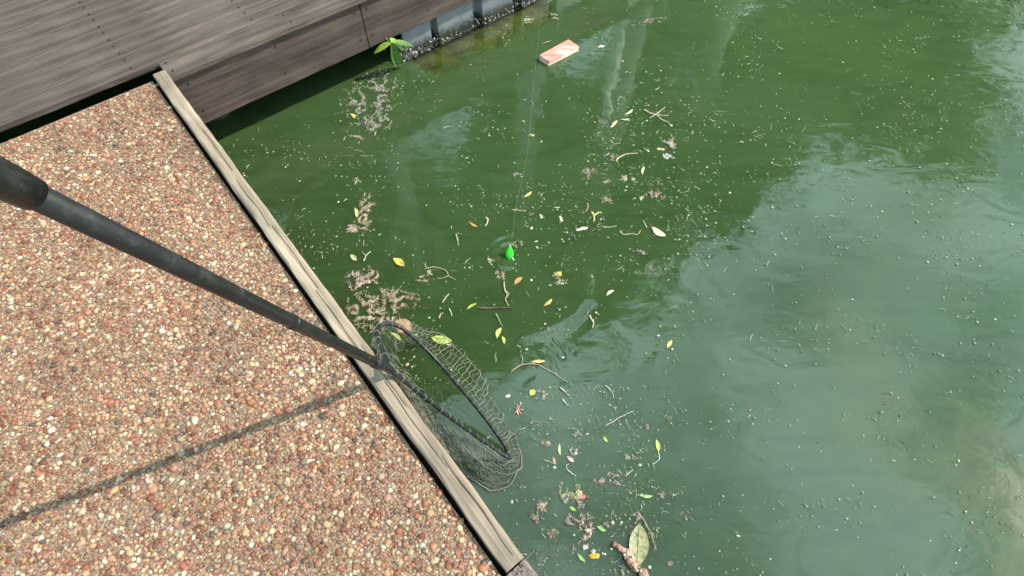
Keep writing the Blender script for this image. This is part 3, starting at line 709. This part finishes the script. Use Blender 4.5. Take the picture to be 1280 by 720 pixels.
LEAVES = [
 (499, 328, 17, 8, -35, yel, 'pale yellow leaf with a torn brown edge on water left of the green bobber', (.45, .36, .12)),
 (552, 424, 26, 10, -8, ygr, 'broad yellow green leaf caught on the far side of the net mesh', (.45, .60, .14)),
 (648, 351, 13, 5, 42, orange, 'orange brown leaf floating just below the green bobber', None),
 (698, 342, 9, 5, 32, yel, 'small bright yellow leaf among crumbs right of the bobber', None),
 (685, 378, 13, 4, 42, (.55, .45, .14), 'dull olive yellow leaf inside the curve of the water swirl', None),
 (590, 383, 14, 3, 32, ygr, 'slim yellow green leaf left of the brown floating stick', None),
 (624, 416, 14, 5, 68, (.62, .66, .18), 'yellowish leaf standing steeply below the brown stick', None),
 (629, 425, 10, 3.5, -72, (.55, .62, .15), 'short yellow green leaf touching the steep leaf under the stick', None),
 (763, 366, 11, 3.4, 35, cream, 'pale straw coloured leaf at the right end of the swirl', None),
 (837, 430, 11, 4, 58, (.66, .55, .16), 'yellow brown leaf on pale water near the right side', None),
 (673, 452, 19, 3.6, 2, (.66, .50, .24), 'slim tan leaf lying across the forked pink twig', None),
 (666, 491, 9, 6, 55, ygr, 'small lime green oval leaf below the tan leaf and forked twig', None),
 (822, 557, 15, 4.5, -78, (.50, .68, .12), 'bright green leaf with a pale trailing stalk on pale water', None),
 (757, 549, 9, 3.2, -52, (.42, .58, .14), 'short green leaf above a row of white specks', None),
 (700, 562, 14, 3, -86, (.62, .66, .30), 'pale upright sliver of leaf between pink crumbs', None),
 (807, 619, 18, 3.4, -6, (.36, .56, .20), 'slender light green leaf lying level above the big brown green leaf', None),
 (716, 636, 9, 3, -32, (.46, .66, .08), 'small vivid green leaf under the heap of straw stems', None),
 (752, 661, 13, 4, -28, (.30, .52, .16), 'green sliver leaf touching a pinkish forked twig', None),
 (727, 697, 14, 3.6, -45, (.30, .50, .18), 'pale green leaf just left of the orange blossom', None),
 (445, 266, 12, 4, -78, (.70, .68, .25), 'yellowish leaf upright by the long tan clump at the left', None),
 (442, 322, 10, 5, -40, (.56, .62, .34), 'small grey green leaf near the Y shaped twig at the left', None),
 (660, 243, 12, 3.4, 38, (.66, .58, .18), 'thin yellow leaf above and right of the green bobber', None),
 (592, 281, 11, 2.6, -28, (.66, .42, .12), 'thin orange sliver leaf above left of the bobber', None),
 (786, 140, 12, 3, 34, cream, 'upper cream leaf sliver of three beside the star shaped root', None),
 (782, 149, 11, 2.8, 4, (.66, .64, .38), 'level straw leaf sliver just under the upper cream one', None),
 (768, 155, 12, 3.2, 52, (.70, .62, .36), 'leaning straw leaf sliver lowest of the three beside the star shaped root', None),
 (803, 248, 7, 3, 60, (.6, .62, .3), 'tiny yellow green leaf above the dark red tipped shell', None),
 (441, 145, 8, 3.4, -40, (.78, .66, .14), 'tiny yellow leaf left of the frothy debris mat', None),
 (804, 213, 10, 3, 78, (.68, .68, .36), 'pale upright leaf sliver below the curved straw', None),
 (495, 421, 16, 4, -38, (.50, .60, .18), 'curled yellow green leaf caught inside the corner of the net', None)]
for (u, v, L, W, a, c, lab, c2) in LEAVES: f_leaf(u, v, L, W, a, c, lab, col2=c2)
# big leaf at the bottom
big = f_leaf(798, 681, 54, 21, 86, (.36, .35, .19), 'large olive green and brown leaf floating beside the thick pinkish branch', col2=(.30, .30, .15), curl=.04)
b = MB(); Lm = 50*pxm(798, 681); b.tube([(-.5*Lm, 0, .002), (0, 0, .0022), (.5*Lm, 0, .004)], [.0016, .0012, .0005], 5, (.42, .50, .24)); o = b.build('midrib', M_debris, big, smooth=True)
tag(f_leaf(505, 407, 20, 14, -30, (.42, .27, .17), 'brown curled leaf lying over the top bend of the net hoop', col2=(.5, .34, .2), z=.30), None)

TWIGS = [
 ([(599, 385), (612, 385.5), (626, 384.5), (641, 385)], 2.0, (.14, .09, .07), 'dark brown floating stick below the orange brown leaf', ()),
 ([(630, 352), (631, 362), (634, 369), (632, 374), (636, 383)], 1.1, tan, 'looped tan fibre hanging above the brown stick', ([(631, 364), (636, 366), (634, 372)],)),
 ([(620, 392), (624, 400), (628, 408)], .7, (.5, .48, .3), 'thin straw running from the brown stick to the yellow leaves', ()),
 ([(640, 464), (650, 457), (662, 455), (672, 456), (686, 463), (698, 471), (709, 477)], 1.0, (.52, .36, .27), 'long forked pinkish twig below the water swirl', ([(652, 457), (653, 449), (651, 443)], [(690, 466), (697, 468)], [(643, 461), (639, 466)])),
 ([(737, 394), (740, 400), (742, 405), (740, 410)], 1.1, (.66, .62, .5), 'short curved pale fibre right below the swirl', ()),
 ([(756, 533), (768, 526), (778, 520), (792, 514)], 1.0, (.56, .52, .46), 'thin straight grey stick on pale water at the right', ()),
 ([(700, 484), (706, 490), (712, 495)], 1.2, (.60, .50, .44), 'short pinkish twig above the small pale twig', ()),
 ([(703, 499), (706, 503), (709, 507)], 1.1, (.62, .56, .48), 'tiny pale twig below the pinkish twig', ()),
 ([(756, 482), (761, 485), (766, 492), (767, 497)], .8, (.60, .60, .48), 'hooked pale straw near the middle right', ()),
 ([(797, 640), (806, 653), (813, 667), (820, 688)], 1.1, (.40, .30, .22), 'long thin brown stem leaning past the big leaf tip', ([(806, 653), (809, 661), (818, 672)], [(812, 665), (817, 668)])),
 ([(679, 575), (686, 577), (693, 580)], .7, (.46, .5, .4), 'faint thin stem left of the pink crumbs', ()),
 ([(709, 587), (714, 591), (719, 595)], 1.0, (.6, .55, .45), 'short pale twig near the lower middle', ([(709, 587), (708, 582), (711, 580)],)),
 ([(782, 595), (787, 590), (791, 587)], 1.0, (.6, .58, .4), 'short straw coloured twig right of centre near the bottom', ()),
 ([(770, 202), (774, 197), (782, 193), (797, 192)], 1.2, (.60, .48, .30), 'curved tan straw beside upright straw stubs', ()),
 ([(805, 137), (814, 142), (820, 143), (828, 150), (836, 153)], 1.3, (.50, .44, .32), 'star shaped tan root with spreading arms at the upper right', ([(820, 143), (827, 138), (831, 134)], [(820, 143), (829, 145), (836, 144)], [(820, 143), (812, 148)])),
 ([(740, 265), (743, 270), (742, 277)], 1.6, (.68, .58, .22), 'yellow forked twig above the crumpled cream petal', ([(743, 270), (748, 266), (752, 266)],)),
 ([(734, 254), (735, 259), (731, 266)], 1.0, (.44, .34, .16), 'small curved brown twig over the yellow forked twig', ()),
 ([(608, 272), (610, 275), (607, 283)], 1.4, (.6, .52, .4), 'knobbly tan stub high left of the bobber', ()),
 ([(570, 293), (572, 300), (573, 307)], 1.0, (.55, .5, .36), 'short wavy tan fibre left of the bobber', ()),
 ([(455, 327), (457, 320), (463, 315)], 1.2, (.5, .44, .36), 'Y shaped grey twig in the debris at the left', ([(457, 320), (452, 315)],)),
 ([(530, 336), (545, 334), (558, 339), (561, 345), (570, 350)], .9, (.5, .42, .26), 'long thin wavy tan stem below the yellow leaf', ([(561, 345), (552, 348), (545, 348)],)),
 ([(553, 378), (557, 373), (561, 367)], 1.0, (.6, .55, .35), 'short bent straw above the green leaf in the net', ()),
 ([(549, 398), (551, 393), (554, 391)], .9, (.55, .5, .32), 'hooked straw just beyond the net', ()),
 ([(562, 386), (564, 391), (565, 395)], .9, (.6, .6, .4), 'tiny upright straw beyond the net', ()),
 ([(752, 283), (761, 284), (771, 282)], .8, (.6, .56, .36), 'thin level straw right of the crumpled cream petal', ()),
 ([(775, 289), (779, 293), (790, 292), (797, 293), (801, 288)], 1.0, (.56, .48, .3), 'chain of tan fibres leading to the red tipped shell', ()),
 ([(640, 262), (648, 263), (657, 264)], .8, (.55, .45, .28), 'thin level brown straw crossing the fishing line', ()),
 ([(692, 259), (699, 260)], .9, (.55, .5, .3), 'tiny level straw above the cream petals', ()),
 ([(823, 565), (824, 573), (820, 578), (816, 580), (818, 585)], .8, (.55, .6, .48), 'pale hooked stalk trailing below the bright green leaf', ()),
 ([(808, 284), (806, 279), (804, 276)], 1.0, (.6, .58, .4), 'tiny pale spike beside the red tipped shell', ())]
for (pts, r, c, lab, brs) in TWIGS: f_twig(pts, r, c, lab, branches=brs)
# thick branch, bottom right of the open water
tb = f_twig([(812, 730), (800, 716), (792, 706), (784, 694), (775, 687), (768, 679)], 9.0, (.40, .24, .17), 'thick pinkish peeling branch running out of the bottom of the view', 'branch', 'floating_branch')
b = MB()
for i in range(40):
    t_ = random.random(); u = 772+t_*40; v = 682+t_*46; p = P(u+random.uniform(-4, 4), v+random.uniform(-3, 3), .012+.012*math.sin(t_*3))-P(812, 730, .004)
    shell_bit(b, p, random.uniform(.003, .008), Vector((0, 0, 1)), random.choice([(.66, .56, .42), (.55, .36, .28), (.3, .2, .14), (.7, .66, .5)]))
o = b.build('peeling_bark', M_debris, tb); tag(o, kind='stuff')

BITS = [
 (633, 494, 11, 8, 0, (.84, .80, .68), 'round whitish petal just right of the net mesh', 2),
 (822, 420, 7, 5, 0, white, 'tiny white petal above the yellow brown leaf at the right', 2),
 (735, 543, 6, 4, 0, white, 'white oval speck left of the short green leaf', 1),
 (705, 447, 7, 4, 20, white, 'white tailed seed below the swirl', 1),
 (728, 287, 18, 9, 12, (.78, .74, .58), 'crumpled cream petal, the largest right of the bobber', 3),
 (700, 273, 10, 7, -40, (.78, .74, .60), 'cream petal right of the white petal above the bobber', 1),
 (678, 271, 10, 5, -48, (.78, .72, .60), 'bent white petal with a brown edge above right of the bobber', 1),
 (665, 285, 7, 5, 10, (.76, .72, .52), 'small cream petal between bobber and bent white petal', 2),
 (671, 302, 6, 4, 0, white, 'upper of two white seeds right of the bobber', 1),
 (672, 309, 6, 4, -20, (.7, .7, .6), 'lower greyer seed of two right of the bobber', 1),
 (665, 350, 6, 4, 0, white, 'white seed right of the orange brown leaf', 1),
 (688, 357, 6, 4, 0, (.72, .74, .66), 'greyish white seed left of a cream crumb ring', 1),
 (826, 187, 11, 8.5, 0, (.82, .74, .34), 'pale yellow round disc at the right beside a tan tuft', 1),
 (841, 157, 7, 7, 0, (.82, .80, .66), 'cream ball just above the yellow disc and tuft', 1),
 (810, 188, 6, 4, -25, white, 'white seed left of the yellow disc', 1),
 (777, 76, 6, 4, -20, (.70, .72, .52), 'pale seed right of the pale streak in the upper water', 1),
 (751, 58, 9, 6, 20, (.74, .70, .56), 'pale star shaped petal right of the pink block', 4),
 (664, 169, 9, 6, 0, (.72, .46, .26), 'small orange crumb in open water below the pink block', 3),
 (560, 430, 8, 5, 0, (.72, .74, .62), 'white crumb on the mesh beside the green leaf', 2),
 (519, 420, 10, 7, 0, (.62, .62, .56), 'grey white chunk against the net hoop', 2),
 (589, 8, 4, 3, 0, white, 'white crumb near the sheet wall', 1),
 (611, 547, 6, 5, 0, (.55, .62, .52), 'greyish bubble inside the net opening', 1),
 (693, 584, 5, 5, 0, (.74, .74, .56), 'pale round seed below the pink crumb', 1),
 (741, 400-0, 4, 3, 0, white, 'white crumb at the fibre below the swirl', 1),
 (732, 685, 8, 9, 0, (.85, .83, .74), 'bright white froth blob above the orange blossom', 3),
 (755, 692, 6, 5, 0, (.78, .78, .68), 'white crumb right of the orange blossom', 2),
 (812, 709, 5, 5, 0, (.80, .80, .70), 'round white seed right of the thick branch', 1),
 (766, 653, 5, 7, 0, (.66, .66, .58), 'oval grey white seed right of the green sliver leaf', 1),
 (766, 572+25, 4, 3, 0, white, 'tiny white seed in the lower pale water', 1),
 (800, 581, 5, 5, 0, (.7, .76, .7), 'small round white seed left of the hooked stalk', 1),
 (640, 627, 4, 6, 0, (.78, .78, .66), 'cream seed beside the near end of the dock timber', 1)]
for (u, v, L, W, a, c, lab, lb) in BITS: f_bit(u, v, L, W, a, c, lab, 'seed' if 'seed' in lab else 'petal' if 'petal' in lab else 'crumb', 'floating_seed' if 'seed' in lab else 'floating_petal' if 'petal' in lab else 'floating_crumb', lb)
# blossom, flower star, shell, red petal
o = f_bit(743, 695, 14, 9, 5, (.80, .46, .03), 'torn orange yellow blossom near the thick branch', 'blossom', 'orange_blossom', 5, .4)
o = f_twig([(647, 519), (647, 512), (651, 506)], 1.6, (.52, .30, .24), 'pink brown star shaped flower right of the net', 'flower', 'star_flower', ([(647, 512), (642, 508)], [(647, 512), (643, 518)], [(647, 512), (654, 513)], [(647, 512), (652, 518)], [(647, 512), (646, 505)]))
sh = f_leaf(824, 290, 20, 8, -35, (.78, .70, .50), 'cream shell with a dark red tip at the upper edge of the sky reflection', 'shell', 'red_tipped_shell', curl=.3)
sh2 = f_bit(816, 284, 8, 7, -35, red, 'x', 'x', 'dark_tip', 2); sh2.parent = sh; sh2.matrix_parent_inverse = Matrix.LocRotScale(sh.location, sh.rotation_euler, None).inverted()
for k_ in ('label', 'category'): del sh2[k_]
f_leaf(727, 619, 13, 6, -12, (.46, .13, .13), 'dark pink red petal in the heap of straw stems', 'petal', 'red_petal')
f_leaf(693, 576, 10, 3, -70, (.55, .28, .22), 'upper pinkish bud scale above the pale round seed', 'petal', 'pink_petal')
f_leaf(713, 574, 11, 4, -36, (.62, .36, .30), 'pink and white bud scale right of the pale round seed', 'petal', 'pink_petal', col2=(.8, .78, .7))
f_bit(508, 454, 11, 9, 40, (.68, .48, .34), 'tan shell fragment hanging in the net opening', 'shell', 'shell_fragment', 2)

tans = [(.46, .36, .22), (.56, .47, .32), (.28, .20, .13), (.66, .60, .46), (.38, .27, .18)]
pinks = [(.50, .34, .28), (.60, .46, .38), (.36, .24, .18), (.66, .60, .50)]
grey = [(.46, .43, .36), (.62, .59, .50), (.28, .25, .19), (.36, .31, .25), (.44, .36, .28)]
CLUMPS = [
 (464, 122, 66, 60, 60, grey, 'frothy grey debris mat in the dark corner below the boardwalk', 300, .45, .5),
 (474, 155, 26, 26, 60, grey, 'lower tail of the frothy debris mat by the boardwalk', 110, .5, 0),
 (444, 170, 20, 9, -20, tans, 'bundle of tan reed bits at the left under the frothy mat', 26, .85, 0),
 (447, 228, 18, 8, -55, grey, 'small grey white clump at the left edge of open water', 20, .3, 0),
 (441, 286, 14, 13, 0, [(.52, .40, .32), (.46, .34, .28)], 'round brown leafy patch left of the long tan clump', 60, .1, 0),
 (456, 268, 18, 54, 0, tans, 'long upright tan clump at the left of the water', 200, .4, 0),
 (466, 344, 12, 26, 35, pinks, 'slanting pinkish clump left of the yellow leaf', 60, .4, 0),
 (450, 352, 34, 26, 0, pinks, 'loose brown scum at the left above the dock timber', 170, .5, 0),
 (528, 350, 16, 9, 12, tans, 'ring of tan crumbs below the yellow leaf', 34, .6, .6),
 (537, 341, 9, 8, 0, [(.62, .56, .34)], 'small yellowish crumb heap above the ring of tan crumbs', 14, .4, 0),
 (462, 375, 16, 10, 0, pinks, 'pinkish crumb heap beyond the far dock timber', 30, .3, 0),
 (458, 392, 44, 30, -50, tans, 'scatter of straw scum along the dock timber', 200, .8, 0),
 (490, 376, 60, 30, 10, tans, 'thin drift of straw bits above the net corner', 200, .85, 0),
 (478, 402, 40, 12, 20, tans, 'tan fibres snagged above the net hoop corner', 50, .9, 0),
 (836, 178, 13, 22, 0, pinks+[(.7, .6, .55)], 'tan feathery tuft beside the pale yellow disc', 60, .8, 0),
 (834, 196, 14, 9, 0, [(.8, .78, .74), (.7, .7, .66)], 'white crumbs under the yellow disc', 20, .2, 0),
 (767, 197, 9, 10, 0, tans, 'stubby upright straw pieces left of the curved straw', 14, .95, 0),
 (784, 224, 17, 9, -12, [(.66, .56, .28), (.72, .68, .5)], 'yellowish crumbly clump at the middle right', 34, .5, 0),
 (759, 227, 10, 5, 20, tans, 'small tan crumb left of the yellowish clump', 14, .5, 0),
 (738, 215, 16, 18, 60, tans, 'loose tan fibres below the three straw slivers', 22, .95, 0),
 (757, 250, 12, 14, 0, tans, 'sprinkled straw bits above the yellow forked twig', 16, .8, 0),
 (816, 245, 26, 18, 0, tans, 'sprinkled pale bits above the red tipped shell', 26, .7, 0),
 (696, 345, 12, 12, 0, tans, 'crumb heap round the small yellow leaf', 16, .5, 0),
 (702, 353, 14, 7, 0, [(.72, .7, .5), (.6, .6, .4)], 'ring of cream crumbs below the yellow leaf', 20, .7, .6),
 (739, 345, 9, 7, -40, [(.76, .74, .62)], 'three cream crumbs beside the top of the swirl', 8, .1, 0),
 (689, 411, 10, 5, 0, grey, 'foam crumbs riding on the swirl', 14, .4, 0),
 (614, 326, 9, 9, 0, pinks, 'pinkish brown blob left of the bobber ripple', 24, .2, 0),
 (648, 306, 14, 12, 20, tans, 'tan fibres right behind the bobber', 14, .9, 0),
 (626, 345, 16, 14, 0, pinks, 'brown crumbs below the bobber', 20, .5, 0),
 (801, 316, 15, 6, -10, grey, 'whitish sprig at the upper edge of the sky reflection', 16, .7, 0),
 (675, 495, 13, 11, 0, pinks, 'brownish fibres right of the lime leaf', 18, .8, 0),
 (684, 553, 11, 8, 10, pinks, 'pinkish crumb heap left of the pale upright sliver', 26, .5, 0),
 (721, 546, 12, 10, 30, grey, 'grey lacy fibres left of the white oval speck', 18, .8, .4),
 (718, 565, 12, 8, -20, grey, 'pale crumb arc above the pink and white bud scale', 14, .3, .5),
 (810, 533, 7, 9, -50, tans, 'small tan bud below the grey stick', 12, .5, 0),
 (783, 571, 7, 9, 0, grey, 'grey crumb heap left of the bright green leaf', 14, .4, 0),
 (770, 593, 16, 9, 0, pinks, 'brown crumbs near the bottom right', 16, .7, 0),
 (705, 619, 9, 27, 8, [(.58, .48, .3), (.44, .36, .24), (.66, .6, .4)], 'bundle of upright tan reed pieces in the bottom debris', 44, .97, 0),
 (719, 617, 20, 16, 30, [(.62, .62, .26), (.56, .5, .3), (.66, .62, .4)], 'heap of yellowish straw stems beside the reed bundle', 34, .97, 0),
 (722, 629, 12, 12, 40, pinks, 'pinkish stems under the red petal', 20, .9, 0),
 (677, 637, 13, 18, 0, pinks, 'pinkish brown tuft left of the reed bundle', 60, .5, 0),
 (668, 648, 14, 9, -40, tans, 'straw crumbs below the pinkish tuft', 18, .6, 0),
 (713, 651, 24, 10, -12, pinks, 'brown matted fibres below the straw heap', 50, .8, 0),
 (732, 651, 14, 14, -20, pinks, 'short brown fibres beside the matted ones', 18, .95, 0),
 (733, 668, 16, 28, -12, pinks, 'drift of brown crumbs above the white froth blob', 70, .5, 0),
 (758, 655, 16, 7, -14, [(.6, .44, .38), (.55, .42, .34)], 'pinkish forked bits at the green sliver leaf', 12, .95, 0),
 (690, 667, 10, 12, -40, pinks, 'small brown tuft in open dark water near the dock end', 20, .8, 0),
 (827, 619, 9, 9, 0, pinks, 'pink tuft at the right above the long brown stem', 22, .8, 0),
 (750, 601, 12, 8, 0, pinks+[(.5, .12, .1)], 'reddish tuft at the lower middle', 24, .7, 0),
 (772, 604, 10, 7, 0, pinks, 'pale pink tuft right of the reddish tuft', 18, .8, 0),
 (717, 690, 6, 12, 0, grey, 'pale curled fibre left of the pale green leaf', 10, .8, .6),
 (741, 690, 9, 4, 10, [(.75, .75, .68)], 'froth strip on top of the orange blossom', 14, .2, 0),
 (776, 715, 16, 10, 0, grey, 'crumbs left of the thick branch at the bottom', 20, .5, 0),
 (798, 646, 10, 8, 0, pinks, 'brown tuft at the tip of the big leaf', 16, .7, 0),
 (838, 703, 8, 14, -40, pinks, 'brown fibres at the right of the bottom', 12, .9, 0),
 (693, 22, 7, 26, 8, [(.6, .58, .42), (.5, .46, .3)], 'upright strip of pale scum right of the wall end', 30, .4, 0),
 (660, 25, 9, 12, 0, [(.66, .64, .48), (.5, .46, .28)], 'pale scum patch over the yellow footing', 30, .3, 0),
 (812, 26, 40, 10, 8, tans, 'thin drift of dull bits along the top right of the view', 30, .6, 0),
 (645, 218, 9, 7, 0, [(.5, .4, .4), (.6, .5, .5)], 'purplish crumb beside the fishing line', 10, .3, 0)]
for (u, v, L, W, a, cs, lab, n, fib, hol) in CLUMPS:
    o = f_clump(u, v, L, W, a, cs, lab, n, fib=fib, hollow=hol)
    if any(k_ in lab for k_ in ('mat ', 'scatter', 'drift', 'sprinkled', 'loose', 'scum', 'tail of')): o['kind'] = 'stuff'; del o['category']

# specks nobody could count
b = MB(); rf = random.Random(21)
def dens(u, v):
    d = .22
    if u < 520 and v > 150: d = .75 if v > 300 else .45
    if 730 < u < 900 and 120 < v < 330: d = 1.9
    if 560 < u < 900 and 230 < v < 340: d = max(d, 1.1)
    if 640 < u and v > 480: d = max(d, .9)
    if u > 900 and v < 330: d = .5
    if u > 860 and v > 330: d = .22
    if 440 < u < 640 and 20 < v < 110: d = .55
    if 438 < u < 700 and 110 < v < 230: d = .3
    q = mnoise.noise(Vector((u*.012+.4*mnoise.noise(Vector((u*.03, v*.03, 1))), v*.018, 3)))+.5*mnoise.noise(Vector((u*.04, v*.05, 9)))
    return d*(.12+1.9*max(0, q+.12))
cnt = 0
while cnt < 9500:
    u = rf.uniform(-80, 1360); v = rf.uniform(-60, 780)
    if rf.random() > dens(u, v): continue
    p = P(u, v, .002)
    if (p-cA).dot(cn) > -.01 and (p-fA).dot(fn) > -.1: continue      # not on or under the dock
    if (p-fA).dot(fn) < -.05: continue
    cnt += 1; s_ = pxm(u, v); x, y = p.x, p.y; k = rf.random(); a = rf.uniform(0, 6.283)
    far_ = 1.0 if v > 150 else .8
    col = rf.choice([(.74, .72, .46), (.78, .76, .6), (.5, .52, .3), (.58, .48, .32), (.44, .36, .24), (.5, .56, .3)]); g = rf.uniform(.25, 1.0); col = tuple(c*g for c in col)
    if k < .80:
        r = rf.choice([.25, .3, .35, .4, .5, .6, .8, 1.1, 1.7])*s_*far_*.9; e = rf.uniform(.4, 1); q = 5
        ring = [(x+math.cos(a)*math.cos(6.283*i/q)*r-math.sin(a)*math.sin(6.283*i/q)*r*e, y+math.sin(a)*math.cos(6.283*i/q)*r+math.cos(a)*math.sin(6.283*i/q)*r*e, .0045) for i in range(q)]
        b.add(ring+[(x, y, .0045+r*.5)], [(i, (i+1) % q, q) for i in range(q)], col)
    else:
        l = rf.uniform(1.5, 6 if k < .95 else 14)*s_; bd = rf.uniform(-.6, .6); pts = []
        for t_ in (-.5, -.17, .17, .5): pts.append((x+math.cos(a)*l*t_-math.sin(a)*bd*l*t_*t_, y+math.sin(a)*l*t_+math.cos(a)*bd*l*t_*t_, .005+.002*rf.random()))
        r = rf.uniform(.18, .45)*s_*far_; b.tube(pts, [r*.4, r, r*.9, r*.3], 4, col, cap=False)
o = b.build('floating_specks', M_debris); tag(o, 'pale seeds, straw bits and leaf specks scattered over the water', 'litter', kind='stuff')

# ------------------------------------------------------------ the bank, post and trees that the water mirrors
back = fA-fn*1.55
g = [back-fd*14, back+fd*30, back+fd*30-fn*45, back-fd*14-fn*45]
sheet('ground', g, .44, M_ground, thick=1.4)
wp = empty('white_post', (1.17, 5.6, 0.44)); tag(wp, 'slim white painted post on the bank, seen as a pale streak in the water', 'post')
b = MB(); b.tube([(0, 0, 0), (0, 0, 1.1), (0, 0, 2.2)], [.07, .068, .066], 20); b.build('post_shaft', M_white, wp, smooth=True)
b = MB(); b.tube([(0, 0, 2.2), (0, 0, 2.23), (0, 0, 2.27)], [.08, .07, .02], 20); b.build('post_cap', M_white, wp)
def tree(x, y, zc, rx, ry, rz, label, seed, n=5200, gl=(.06, .10, .03)):
    r = random.Random(seed); t0 = empty('shade_tree', (x, y, .4)); tag(t0, label, 'tree', 'trees on the bank')
    b = MB(); h = zc-.4
    lean = (r.uniform(-.2, .2), r.uniform(-.2, .2))
    b.tube([(0, 0, 0), (lean[0]*.4, lean[1]*.4, h*.4), (lean[0], lean[1], h*.8), (lean[0]*1.3, 0, h+rz*.4)], [.24, .18, .13, .05], 10)
    b.build('trunk', M_bark, t0, smooth=True)
    tips_ = []
    for i in range(11):
        a = i*2.4+r.random(); e = r.uniform(-.35, .8); tp = Vector((math.cos(a)*rx*.7, math.sin(a)*ry*.7, h+e*rz*.7)); s0 = Vector((lean[0], lean[1], h*r.uniform(.5, .9))); m_ = s0.lerp(tp, .5)+Vector((0, 0, .25))
        b = MB(); b.tube([s0, m_, tp], [.07, .045, .015], 6); b.build('limb', M_bark, t0)
        tips_.append(tp)
    g_ = np.random.default_rng(seed); K = 60
    cd_ = g_.normal(size=(K, 3)); cd_ /= np.linalg.norm(cd_, axis=1)[:, None]; cc = cd_*np.array([rx, ry, rz])*(g_.uniform(.35, 1, (K, 1))**.6)*.85+np.array([0, 0, h])
    ci = g_.integers(0, K, n); P_ = cc[ci]+g_.normal(size=(n, 3))*np.array([.38, .38, .26])
    s_ = g_.uniform(.07, .15, n); a1 = g_.normal(size=(n, 3)); a1 /= np.linalg.norm(a1, axis=1)[:, None]; a2 = np.cross(a1, g_.normal(size=(n, 3))); a2 /= np.linalg.norm(a2, axis=1)[:, None]
    q = np.stack([P_-a1*s_[:, None]*1.4, P_-a2*s_[:, None]*.6, P_+a1*s_[:, None]*1.4, P_+a2*s_[:, None]*.6], 1).reshape(-1, 3)
    col = np.array(gl)*g_.uniform(.6, 1.35, (n, 1))*(.8+.4*g_.random(K)[ci][:, None])
    np_mesh('crown', q, np.arange(4*n).reshape(-1, 4), M_crown, np.repeat(col, 4, 0), parent=t0)
tr = [(-1.5, 5.6, 6.7, 2.0, 1.9, 1.5, 'low shade tree leaning over the boardwalk corner'),
      (-3.6, 4.3, 6.6, 2.4, 2.2, 1.6, 'shade tree over the left end of the boardwalk'),
      (.3, 6.3, 6.5, 2.6, 2.1, 1.7, 'shade tree behind the middle of the sheet pile wall'),
      (3.6, 9.0, 6.9, 2.7, 2.1, 1.9, 'shade tree behind the white post'),
      (8.2, 13.3, 7.2, 3.2, 2.6, 2.2, 'shade tree farthest along the bank to the right'),
      (-2.6, 7.6, 7.2, 2.6, 2.4, 2.0, 'second row shade tree behind the boardwalk'),
      (5.0, 14.2, 7.6, 3.2, 2.6, 2.4, 'second row shade tree far behind the post'),
      (1.55, 6.55, 6.5, 1.5, 1.4, 1.4, 'small shade tree leaning out over the sheet pile wall'),
      (.5, 10.4, 7.4, 2.6, 2.0, 2.1, 'second row shade tree behind the white post and sheet piling'),
      (9.6, 11.8, 6.4, 3.2, 2.9, 2.6, 'broad shade tree overhanging the water on the far right')]  # last tree is added out of view so the right-hand water mirrors less sky
for i, q in enumerate(tr): tree(*q, 100+i)
